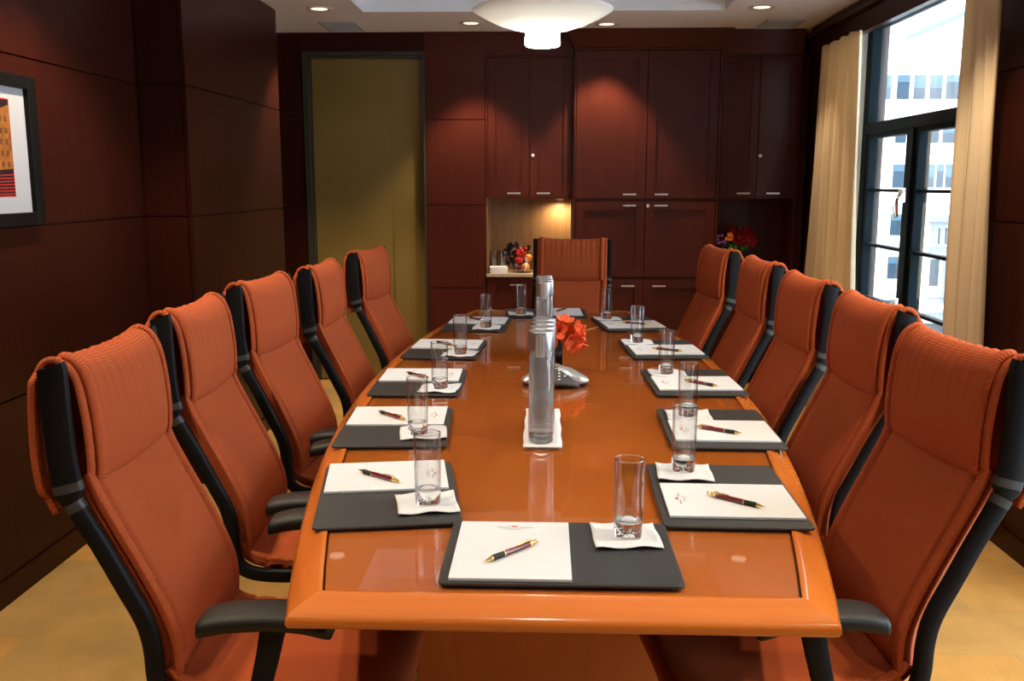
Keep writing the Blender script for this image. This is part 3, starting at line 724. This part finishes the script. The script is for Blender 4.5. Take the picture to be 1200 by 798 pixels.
        q.build('caster', M['black_plastic'], lg, smooth=40)
    return ch
chair0 = make_chair()
chairs = [
    (-.487, 1.835, -90+2, 'orange high-back mesh chair at the left front, nearest on the left side'),
    (-.545, 2.455, -90+2, 'orange chair second from the front on the left side of the table'),
    (-.560, 3.07, -90-5, 'orange chair in the middle of the five on the left side'),
    (-.500, 3.68, -90-1, 'orange chair fourth from the front on the left side of the table'),
    (-.470, 4.47, -90-8, 'farthest orange chair on the left side, standing before the olive glass door'),
    (.450, 1.87, 90+6, 'orange high-back mesh chair at the right front, nearest on the right side'),
    (.500, 2.56, 90+2, 'orange chair second from the front on the right side, before the window'),
    (.500, 3.185, 90+3, 'orange chair in the middle of the five on the right side'),
    (.505, 3.90, 90+3, 'orange chair fourth from the front on the right side of the table'),
    (.465, 4.60, 90+8, 'farthest orange chair on the right side, near the flower niche'),
    (.105, 5.02, 180-7, 'orange chair at the far head of the table facing the viewer')]
for i, (x, y, a, lab) in enumerate(chairs):
    c = chair0 if i == 0 else copy_tree(chair0)
    c.location = (x, y, 0); c.rotation_euler = (0, 0, R(a)); c['label'] = lab; c['group'] = 'orange conference chairs around the table'

# ------------------------------------------------------------------ place settings
def make_portfolio():
    o = thing('desk_folder', 'x', 'folder')
    MB().prism(rrect(.430, .305, .014), 0, .0055).build('leather_cover', M['leather'], o, bevel=.0015)
    pts = rrect(.418, .293, .010); s = MB()
    s.tube([(x, y, .0056) for x, y in pts+[pts[0]]], .0006, 5, cap=False); s.build('stitching', M['stitch'], o)
    return o
def squig(mb, x0, x1, y, amp, z, n, seed, w=.0005):
    r = random.Random(seed); P = []
    for k in range(n*4+1):
        x = x0+(x1-x0)*k/(n*4); P.append((x, y+amp*sin(k*pi/2)*r.uniform(.4, 1.2)+.3*amp*r.uniform(-1, 1)))
    for (xa, ya), (xb, yb) in zip(P, P[1:]):
        d = V((xb-xa, yb-ya, 0)); nn = V((-d.y, d.x, 0)).normalized()*w
        mb.add([V((xa, ya, z))-nn, V((xb, yb, z))-nn, V((xb, yb, z))+nn, V((xa, ya, z))+nn], [(0, 1, 2, 3)])
def text_mesh(txt, size, name):
    cu = bpy.data.curves.new(name, 'FONT'); cu.body = txt; cu.size = size; cu.shear = .35; cu.align_x = 'LEFT'
    ob = bpy.data.objects.new(name, cu); C.objects.link(ob); bpy.context.view_layer.update()
    me = bpy.data.meshes.new_from_object(ob); bpy.data.objects.remove(ob); return me
def make_pad():
    o = thing('note_pad', 'x', 'notepad')
    MB().box(-.108, .108, -.1395, .1395, 0, .0055).build('paper_block', M['paper'], o, bevel=.0006)
    e = MB(); z = .0058; ey = .113
    for k in range(7):
        a = R(-60+20*k); ln = .0075 if k % 2 else .0105
        if k in (0, 6): ln = .012
        d = V((sin(a), cos(a), 0)); nn = V((-d.y, d.x, 0)); b = V((0, ey-.004, z))
        e.add([b-nn*.0008, b+d*ln*.55-nn*.0019, b+d*ln, b+d*ln*.55+nn*.0019], [(0, 1, 2, 3)])
    em = e.build('emblem', M['red_ink'], o); em['label'] = 'small red leaf emblem'
    t = MB(); squig(t, -.036, -.010, .1070, .0018, z, 7, 3, .0006); squig(t, -.025, .023, .0990, .0010, z, 14, 5, .0004); squig(t, -.014, .013, .0945, .0009, z, 9, 8, .0004)
    t.build('letterhead_script', M['ink'], o)
    me = text_mesh('Hotel', .0105, 'letterhead_word'); me.materials.clear(); me.materials.append(M['ink'])
    h = bpy.data.objects.new('letterhead_word', me); C.objects.link(h); h.parent = o; h.location = (.011, .1045, z)
    return o
def make_napkin(seed):
    r = random.Random(seed); n = 16; P = []; S = .0645
    ph = r.uniform(0, 6)
    for i in range(n+1):
        row = []
        for j in range(n+1):
            x = -1+2*i/n; y = -1+2*j/n; e = max(0, max(abs(x), abs(y))-.62)/.38
            z = .0022+e*e*(.0022+.0022*sin(5*x+4*y+ph))
            row.append((x*S*(1+.015*sin(3*y+ph)), y*S*(1+.02*sin(2.5*x+ph)), z))
        P.append(row)
    return MB().grid(P).build('paper_napkin', M['napkin'], None, smooth=True, solid=.0020, solid_off=-1)
def make_glass():
    o = thing('highball_glass', 'x', 'glass'); h = .158; ri = .0268
    # walls: one closed shell
    prof = [(.0280, .0335), (.0284, .06), (.0293, h-.0016), (.0275, h-.0016), (.0266, .06), (.0262, .0345)]
    MB().lathe(prof, 44, cap=False).build('glass_wall', M['thin'], o, smooth=50)
    MB().lathe([(1e-4, .0006), (.0245, 0), (.0270, .0025), (.0280, .0333), (.0255, .0340), (.0200, .0315), (1e-4, .0305)], 44, cap=False).build('glass_base', M['solid_glass'], o, smooth=50)
    MB().lathe([(.0275, h-.0015), (.0293, h-.0015), (.0294, h-.0006), (.0288, h+.0002), (.0277, h-.0004), (.0275, h-.0015)], 44, cap=False).build('rim', M['solid_glass'], o, smooth=True)
    m = MB(); r2 = random.Random(9)
    for k in range(26): m.sphere((r2.uniform(-.014, .014), r2.uniform(-.014, .014), r2.uniform(.006, .028)), r2.uniform(.0008, .0018), 4)
    b = m.build('bubbles', M['bubble'], o, smooth=True); b['kind'] = 'stuff'
    return o
def make_pen():
    o = thing('ballpoint_pen', 'x', 'pen'); r = .0055
    def seg(prof, nm, mt, par=o):
        m = MB(); m.xf = Matrix.Translation((0, 0, r)) @ Matrix.Rotation(R(90), 4, 'Y'); m.lathe(prof, 16); return m.build(nm, mt, par, smooth=40)
    seg([(.0008, -.072), (.0012, -.069), (.0046, -.056), (.0050, -.053)], 'gold_tip', M['gold'])
    seg([(.0050, -.053), (.0056, -.050), (.0053, -.030), (.0052, -.024)], 'grip', M['grip'])
    seg([(.0052, -.024), (.0054, -.023), (.0054, .044)], 'barrel', M['burgundy'])
    seg([(.0056, -.0245), (.0056, -.0225)], 'ring', M['gold'])
    seg([(.0054, .044), (.0057, .045), (.0050, .053), (.0030, .055), (.0030, .060), (.0040, .061), (.0036, .066), (.001, .068)], 'gold_end', M['gold'])
    MB().tube([(.050, 0, .0112), (.046, 0, .0135), (.030, 0, .0130), (.012, 0, .0115)], [.0016, .0018, .0016, .0014], 8, flat=.6).build('clip', M['gold'], o, smooth=50)
    return o
# place: side, order word, pad centre, sitter rotation, folder offset, glass, napkin (x,y,rot), pen(x,y,rot)
PL = [
 ('near left place', (-.371, 2.121), -81, .105, (-.251, 1.935), (-.253, 1.932, 12), (-.385, 2.097, -36)),
 ('second left place', (-.434, 2.701), -87, .10, (-.350, 2.506), (-.335, 2.507, 8), (-.450, 2.675, -45)),
 ('middle left place', (-.444, 3.305), -89, .095, (-.355, 3.092), (-.355, 3.080, -4), (-.453, 3.263, -46)),
 ('fourth left place', (-.417, 3.967), -93, .09, (-.344, 3.735), (-.344, 3.733, -10), (-.429, 3.933, -50)),
 ('farthest left place', (-.335, 4.681), -93, .09, (-.285, 4.448), (-.279, 4.44, -3), (-.349, 4.679, -52)),
 ('near right place', (.402, 1.974), 89, .062, (.334, 2.188), (.333, 2.173, -3), (.410, 1.957, 140)),
 ('second right place', (.495, 2.563), 89, .055, (.424, 2.738), (.427, 2.733, -2), (.478, 2.547, 146)),
 ('middle right place', (.520, 3.195), 92, .05, (.440, 3.365), (.444, 3.355, 3), (.533, 3.167, 135)),
 ('fourth right place', (.498, 3.859), 94, .05, (.399, 4.045), (.399, 4.035, 3), (.500, 3.819, 150)),
 ('farthest right place', (.425, 4.57), 98, .06, (.313, 4.76), (.316, 4.752, 9), (.433, 4.559, 149)),
 ('near end place', (-.059, 1.681), 0, .089, (.164, 1.757), (.159, 1.757, 3), (-.058, 1.656, 47)),
 ('far head place', (.085, 5.01), 182, .085, (-.128, 4.915), (-.131, 4.925, 6), (.085, 5.03, 61)),
]
where = {'near left place': 'nearest the viewer on the left side', 'second left place': 'second from the front on the left side', 'middle left place': 'at the middle of the left side', 'fourth left place': 'fourth from the front on the left side', 'farthest left place': 'at the far end of the left side',
 'near right place': 'nearest the viewer on the right side', 'second right place': 'second from the front on the right side', 'middle right place': 'at the middle of the right side', 'fourth right place': 'fourth from the front on the right side', 'farthest right place': 'at the far end of the right side',
 'near end place': 'at the near end of the table', 'far head place': 'at the far head before the chair'}
P0 = make_portfolio(); D0 = make_pad(); G0 = make_glass(); E0 = make_pen()
for i, (nm, pc, rot, off, gl, nk, pn) in enumerate(PL):
    w_ = where[nm]
    f = P0 if i == 0 else copy_tree(P0); d = D0 if i == 0 else copy_tree(D0); g = G0 if i == 0 else copy_tree(G0); e = E0 if i == 0 else copy_tree(E0)
    a = R(rot); dx = V((cos(a), sin(a), 0))*off+V((-sin(a), cos(a), 0))*.004
    c = V((pc[0], pc[1], ZT))+dx
    f.location = c+V((0, 0, .0002)); f.rotation_euler = (0, 0, a); f['label'] = 'dark grey leather desk folder ' + w_; f['group'] = 'grey leather desk folders'
    d.location = (pc[0], pc[1], ZT+.0062); d.rotation_euler = (0, 0, a); d['label'] = 'white ruled note pad on the folder ' + w_; d['group'] = 'white note pads'
    n_ = make_napkin(i); n_.location = (nk[0], nk[1], ZT+.0062); n_.rotation_euler = (0, 0, R(nk[2])); tag(n_, 'white square paper napkin under the glass ' + w_, 'napkin', 'paper napkins under the glasses')
    g.location = (gl[0], gl[1], ZT+.0085); g['label'] = 'clear tall drinking glass ' + w_; g['group'] = 'tall drinking glasses on the table'
    e.location = (pn[0], pn[1], ZT+.0120); e.rotation_euler = (0, 0, R(pn[2]+0)); e['label'] = 'burgundy and gold pen on the pad ' + w_; e['group'] = 'burgundy pens'

# ------------------------------------------------------------------ centre of the table
def make_bottle():
    o = thing('water_bottle', 'x', 'bottle'); r = .0342
    MB().lathe([(1e-4, .001), (r-.004, 0), (r, .004), (r, .246), (r-.003, .250)], 48, cap=False).build('bottle_wall', M['thin'], o, smooth=50)
    MB().lathe([(1e-4, .0015), (r-.005, .0013), (r-.0015, .005), (r-.0015, .026), (r-.012, .034), (1e-4, .036)], 48, cap=False).build('thick_base', M['solid_glass'], o, smooth=50)
    MB().lathe([(1e-4, .0375), (r-.0135, .036), (r-.0022, .029), (r-.0022, .238), (1e-4, .238)], 48, cap=False).build('water_fill', M['water'], o, smooth=50)
    MB().lathe([(r+.0006, .250), (r+.0009, .252), (r+.0009, .299), (r-.001, .3025), (r-.006, .3035), (r-.010, .3020), (1e-4, .3020)], 48, cap=False).build('cap', M['alu'], o, smooth=40)
    P = [[((r+.0015)*sin(R(-4+a)), -(r+.0015)*cos(R(-4+a)), z) for a in range(-20, 21, 5)] for z in (.236, .238, .292, .294)]
    lb = MB().grid(P).build('label_strip', M['label'], o, smooth=True)
    t = MB(); r2 = random.Random(4)
    for row, amp in ((-8, .0016), (4, .0010)):
        for k in range(16):
            z = .289-k*.0030; a = R(row-2+r2.uniform(-1, 1)); s = (r+.0019)
            t.box(s*sin(a)-amp, s*sin(a)+amp, -s*cos(a)-.0002, -s*cos(a)+.0002, z, z+.0014)
    lt = t.build('lettering', M['ink'], lb)
    return o
B0 = make_bottle()
bl = [(-.010, 2.458), (-.008, 2.535), (-.006, 2.612), (-.005, 2.688), (-.003, 3.72), (-.003, 3.80), (-.004, 3.88), (-.006, 3.96)]
bw = ['front bottle of the nearer row of four', 'second bottle of the nearer row of four', 'third bottle of the nearer row of four', 'rear bottle of the nearer row of four',
      'front bottle of the row behind the phone', 'second bottle of the row behind the phone', 'third bottle of the row behind the phone', 'rearmost bottle of the row behind the phone']
for i, (x, y) in enumerate(bl):
    b = B0 if i == 0 else copy_tree(B0)
    b.location = (x, y, ZT+.0030); b['label'] = 'clear water bottle with silver cap, ' + bw[i]; b['group'] = 'water bottles along the table centre'
def runner(y0, y1, lab):
    m = MB(); n = 24; P = []
    for i in range(n+1):
        y = y0+(y1-y0)*i/n
        P.append([(-.006-.052+.104*j/8+.0015*sin(i*.7), y, .0025+.0008*abs(j-4)/4*sin(i*.9)) for j in range(9)])
    q = m.grid(P).build('folded_napkin', M['napkin'], None, smooth=True, solid=.0022); q.location = (0, 0, ZT+.0003)
    return tag(q, lab, 'napkin', 'folded napkins under the bottles')
runner(2.405, 2.832, 'white folded cloth napkin under the nearer row of bottles'); runner(3.67, 4.05, 'white folded cloth napkin under the far row of bottles')
# conference phone: three-lobed
def make_phone(x, y, rot):
    o = thing('conference_phone', 'silver and dark grey three-pointed conference phone behind the water bottles', 'phone', (x, y, ZT+.0003))
    def lobe(a, r0, amp): return r0+amp*(.5+.5*cos(3*a))**1.6
    def shell(prof, nm, mt, par, r0, amp):
        P = []
        for s, z in prof: P.append([(x+lobe(2*pi*k/72, r0, amp)*s*cos(2*pi*k/72+rot), y+lobe(2*pi*k/72, r0, amp)*s*sin(2*pi*k/72+rot), ZT+z) for k in range(72)])
        return MB().grid(P, wrap=True).build(nm, mt, par, smooth=50)
    shell([(.01, .006), (.90, .006), (.98, .010), (1, .016), (.96, .024), (.80, .036), (.62, .046), (.45, .054), (.30, .058), (.01, .059)], 'silver_shell', M['phone_silver'], o, .070, .062)
    for k in range(3):
        a = rot+2*pi*k/3; MB().lathe([(.016, .0005), (.018, .007)], 16, (x+.11*cos(a), y+.11*sin(a), ZT)).build('foot', M['grip'], o, smooth=40)
    # dark keypad face toward the viewer (between two lobes)
    P = []
    for i in range(13):
        v = i/12; row = []
        for j in range(17):
            u = -1+2*j/16; wd = .085*(1-.75*v**1.6); yy = -.098+.078*v; z = .012+.047*v**.8-.010*u*u*(1-v)
            row.append((x+.0+u*wd, y+yy-.010*(1-u*u)*(1-v), ZT+z))
        P.append(row)
    kp = MB().grid(P).build('keypad_face', M['phone_dark'], o, smooth=True, solid=.0125)
    kk = MB()
    for i in range(4):
        for j in range(3):
            v = .18+i*.17; yy = -.098+.078*v; z = .012+.047*v**.8
            kk.box(x-.026+j*.018, x-.018+j*.018, y+yy-.012, y+yy-.002, ZT+z+.0015, ZT+z+.0045)
    for j in range(3):
        v = .40+.1*(j % 2); yy = -.098+.078*v; z = .012+.047*v**.8; kk.box(x+.030+j*.010, x+.037+j*.010, y+yy-.010, y+yy-.002, ZT+z-.001, ZT+z+.002)
    kk.build('keys', M['white_key'], kp)
    MB().box(x-.02, x+.022, y-.0445, y-.0425, ZT+.0545, ZT+.0565).build('white_marking', M['white_key'], kp)
    return o
make_phone(.035, 3.25, R(90))
# vase with amaryllis
o = thing('square_vase', 'low square black vase behind the phone', 'vase', (.030, 3.55, ZT+.0003)); xv, yv = .030, 3.55
vm = MB(); hw_ = .036
vm.box(xv-hw_, xv+hw_, yv-hw_, yv+hw_, ZT+.0003, ZT+.01)
for a, b2, c_, d_ in ((-hw_, hw_, -hw_, -hw_+.005), (-hw_, hw_, hw_-.005, hw_), (-hw_, -hw_+.005, -hw_+.005, hw_-.005), (hw_-.005, hw_, -hw_+.005, hw_-.005)): vm.box(xv+a, xv+b2, yv+c_, yv+d_, ZT+.01, ZT+.105)
vm.build('vase_body', M['black_gloss'], o)
FY = -.05
def petal(mb, c, d, up, L, Wd, curl, n=6):
    d = d.normalized(); s = d.cross(up).normalized(); u2 = s.cross(d).normalized(); P = []
    for i in range(n+1):
        t = i/n; w_ = Wd*sin(pi*min(1, .12+.85*t))**.8; cen = c+d*L*t+u2*(curl*t*t*L)
        P.append([cen+s*w_*(-1+2*j/4)-u2*(.35*w_*(1-((j-2)/2)**2)) for j in range(5)])
    mb.grid(P)
def bloom(c, axis, L, np_=6, W_=.020, open_=.75):
    mb = MB(); axis = axis.normalized(); ref = V((0, 0, 1)) if abs(axis.z) < .8 else V((1, 0, 0)); a = axis.cross(ref).normalized(); b_ = axis.cross(a).normalized()
    for k in range(np_):
        th = 2*pi*k/np_+rnd.uniform(-.2, .2); rad = a*cos(th)+b_*sin(th)
        petal(mb, V(c), axis*1.0+rad*open_, axis, L*rnd.uniform(.85, 1.1), W_, -.25)
    return mb
fl = thing('flower_bunch', 'bright orange-red lily blooms arranged in the black vase on the table', 'flowers', (.04, 3.6, .80))
blooms = [((.070, 3.56, .905), (.2, -.3, 1), .052), ((.050, 3.54, .885), (-.2, -1, .3), .05), ((.105, 3.55, .885), (1, -.5, .3), .05), ((.095, 3.52, .86), (.5, -1, -.5), .052), ((.125, 3.58, .87), (1.0, -.1, 0), .045), ((.08, 3.56, .87), (.1, -1, 0), .05), ((.115, 3.54, .84), (.4, -.5, -1), .05)]
for c_, ax_, L_ in blooms:
    c_ = (c_[0], c_[1]+FY, c_[2])
    q = bloom(c_, V(ax_), L_).build('bloom', M['petal'], fl, smooth=True, solid=.0008)
    MB().tube([(.030, 3.55, .78), ((c_[0]+.030)/2, 3.545, .85), c_], .0028, 7).build('stem', M['leaf'], fl, smooth=True)
lfm = MB()
for k, (dx_, dz_) in enumerate(((-.2, .9), (.05, 1.0), (-.05, .8))): petal(lfm, V((.035, 3.515, .81)), V((dx_, -.35, dz_)), V((0, -1, .2)), .085, .012, .1)
lfm.build('peach_leaves', M['petal2'], fl, smooth=True, solid=.0008)
MB().tube([(.10, 3.52, .86), (.15, 3.52, .88), (.200, 3.52, .895)], [.003, .0025, .001], 6).build('pale_stem', M['stem'], fl, smooth=True)

# ------------------------------------------------------------------ niche objects
ZN = .7935
tg = MB().lathe([(.022, .001), (.026, .0), (.0285, .003), (.031, .155), (.028, .155), (.024, .010), (1e-4, .010)], 24, cap=False)
t0 = tg.build('tumbler', M['thin'], None, smooth=40)
for i, (x, y, lab) in enumerate(((-.375, 6.80, 'clear tumbler on the granite counter behind the paper stack, leftmost'), (-.308, 6.80, 'clear tumbler on the granite counter, second from left'), (-.375, 6.88, 'clear tumbler at the back left of the lit niche'), (-.308, 6.88, 'clear tumbler at the back right behind the paper stack'))):
    t_ = t0 if i == 0 else t0.copy()
    if i: C.objects.link(t_)
    t_.location = (x, y, ZN); tag(t_, lab, 'glass', 'tumblers on the niche counter')
for k in range(4):  # stacked packets of white paper napkins
    bx = MB().box(-.062, .062, -.035, .035, 0, .012).build('paper_packet', M['pagebox'], None, bevel=.001)
    bx.location = (-.335+.003*(-1)**k, 6.727, ZN+k*.0125); bx.rotation_euler = (0, 0, R(2*k-3))
    tag(bx, ['white paper packet at the bottom of the stack in the lit niche', 'white paper packet second from bottom of the niche stack', 'white paper packet third from bottom of the niche stack', 'white paper packet on top of the stack in the lit niche'][k], 'napkin', 'white paper packets in the niche')
fx, fy = -.165, 6.80
o = MB().lathe([(1e-4, .002), (.068, 0), (.072, .004), (.072, .115), (.069, .115), (.069, .008), (1e-4, .008)], 32, (0, 0, 0), cap=False).build('glass_bowl', M['thin'], None, smooth=40)
o.location = (fx, fy, ZN); tag(o, 'clear round glass bowl holding fruit on the lit counter', 'bowl')
def fruit(nm, x, y, z, r, mat, lab, cat, grp=None):
    q = thing(nm, lab, cat, (x, y, z), grp)
    MB().lathe([(max(1e-5, r*sin(pi*k/12)*(1 if k < 11 else .9)), -r*.93*cos(pi*k/12)) for k in range(13)], 20, (x, y, z), cap=False).build('fruit_body', mat, q, smooth=True)
    MB().tube([(x, y, z+r*.85), (x+.002, y, z+r*1.1)], .0018, 6).build('stem', M['leaf'], q)
fruit('orange', fx+.022, fy-.034, ZN+.042, .030, M['orange_fruit'], 'orange low at the front of the glass bowl', 'fruit', 'oranges in the bowl')
fruit('orange', fx+.036, fy+.030, ZN+.105, .030, M['orange_fruit'], 'orange on top of the glass bowl beside the chair', 'fruit', 'oranges in the bowl')
fruit('apple', fx-.028, fy-.018, ZN+.092, .030, M['red_fruit'], 'shiny red apple resting in the upper part of the glass bowl', 'fruit')
fruit('plum', fx-.034, fy-.010, ZN+.040, .028, plain('plum', (.16, .02, .05), .3), 'dark purple plum at the bottom of the glass bowl', 'fruit')
gr = thing('grape_bunch', 'bunch of small red grapes heaped on top of the fruit bowl', 'fruit', (fx, fy, ZN+.14))
bm_ = MB()
for k in range(26): bm_.sphere((fx-.005+rnd.uniform(-.036, .03), fy-.02+rnd.uniform(-.025, .03), ZN+.145+rnd.uniform(-.018, .035)), rnd.uniform(.008, .0105), 6)
bm_.build('grapes', M['red_fruit'], gr, smooth=True)
MB().tube([(fx, fy-.02, ZN+.16), (fx+.012, fy-.02, ZN+.205)], .003, 6).build('stem', M['leaf'], gr)
fo = thing('leaf_spray', 'dark burgundy leaves rising behind the fruit bowl in the lit niche', 'plant', (fx-.03, fy+.09, ZN))
lm = MB()
for k in range(30):
    c_ = V((fx-.075+rnd.uniform(-.06, .10), fy+.085+rnd.uniform(-.015, .02), ZN+.03+rnd.uniform(0, .15))); 
    petal(lm, c_, V((rnd.uniform(-1, 1), rnd.uniform(-.3, .3), rnd.uniform(.2, 1))), V((0, -1, 0)), rnd.uniform(.04, .06), .018, .1)
for k in range(5): lm.tube([(fx-.03, fy+.09, ZN), (fx-.12+k*.04, fy+.09, ZN+.16)], .002, 5)
lm.build('leaves', M['dark_leaf'], fo, smooth=True, solid=.0008)
# right niche bouquet
vx, vy = 1.365, 6.84
o = MB().lathe([(1e-4, .002), (.030, 0), (.036, .006), (.028, .06), (.030, .10), (.042, .145), (.040, .145), (.027, .10), (.024, .06), (.030, .012), (1e-4, .012)], 28, cap=False).build('glass_vase', M['thin'], None, smooth=40)
o.location = (vx, vy, ZN); tag(o, 'flared clear glass vase standing in the dark right niche', 'vase')
bq = thing('bouquet', 'mixed bouquet of red roses, orange and purple flowers in the dark niche', 'flowers', (vx, vy, ZN+.01))
sm = MB()
for k in range(10):
    a = 2*pi*k/10; sm.tube([(vx+.010*cos(a), vy+.010*sin(a), ZN+.014), (vx+.012*cos(a+3), vy+.012*sin(a+3), ZN+.12), (vx+.06*cos(a+3), vy+.04*sin(a+3), ZN+.22)], .003, 6)
sm.build('stems', M['leaf'], bq, smooth=True)
def rose(c_, r, mat):
    mb = MB()
    for ring, (n_, rr, L_) in enumerate(((3, .15, .6), (5, .45, .8), (6, .8, .95), (7, 1.1, 1.0))):
        for k in range(n_):
            a = 2*pi*k/n_+ring*.6; d_ = V((cos(a)*rr, -.9, sin(a)*rr)).normalized()
            petal(mb, V(c_)+V((cos(a), 0, sin(a)))*r*.2*ring, d_, V((-cos(a), -.2, -sin(a))), r*L_, r*.42, .35, 5)
    mb.build('rose', mat, bq, smooth=True, solid=.0008)
for c_, r in (((vx+.022, vy-.03, 1.045), .045), ((vx+.090, vy-.02, 1.025), .045), ((vx+.075, vy+.02, 1.085), .04), ((vx-.02, vy+.02, 1.09), .04)): rose(c_, r, M['red'])
def cluster(c_, n_, spread, r, mat, nm):
    for k in range(n_):
        p = V(c_)+V((rnd.uniform(-1, 1)*spread, rnd.uniform(-.5, .5)*spread, rnd.uniform(-1, 1)*spread)); mb = MB()
        for q in range(5):
            a = 2*pi*q/5; petal(mb, p, V((cos(a), -.5, sin(a))), V((0, -1, 0)), r, r*.4, .1, 3)
        mb.build(nm, mat, bq, smooth=True, solid=.0006)
cluster((vx-.10, vy-.02, 1.035), 9, .030, .012, M['purple'], 'purple_flower')
cluster((vx-.045, vy-.03, 1.065), 8, .028, .017, M['orange_petal'], 'orange_flower')
lm = MB()
for k in range(24):
    a = rnd.uniform(0, 2*pi); petal(lm, V((vx+.03*cos(a), vy+.02*sin(a), ZN+.15+rnd.uniform(0, .08))), V((cos(a), -.4, sin(a)*.6+.1)), V((0, -.5, 1)), rnd.uniform(.06, .09), .013, .15)
lm.build('leaves', M['leaf'], bq, smooth=True, solid=.0008)

# ------------------------------------------------------------------ light, camera
wd_ = bpy.data.worlds.new('World'); bpy.context.scene.world = wd_; wd_.use_nodes = True
bg = wd_.node_tree.nodes['Background']; bg.inputs[0].default_value = (.84, .93, 1.0, 1); bg.inputs[1].default_value = 8.0
cam = bpy.data.cameras.new('camera'); cam.sensor_width = 36; cam.lens = 33.0; cam.clip_start = .02; cam.clip_end = 500
co = bpy.data.objects.new('camera', cam); C.objects.link(co); co.location = (0, 0, 1.43); co.rotation_euler = (R(90-9.496), 0, R(2.054))
sc = bpy.context.scene; sc.camera = co
sc.view_settings.view_transform = 'Standard'; sc.view_settings.look = 'None'; sc.view_settings.exposure = .3; sc.view_settings.gamma = 1
try: sc.view_settings.use_curve_mapping = False
except Exception: pass
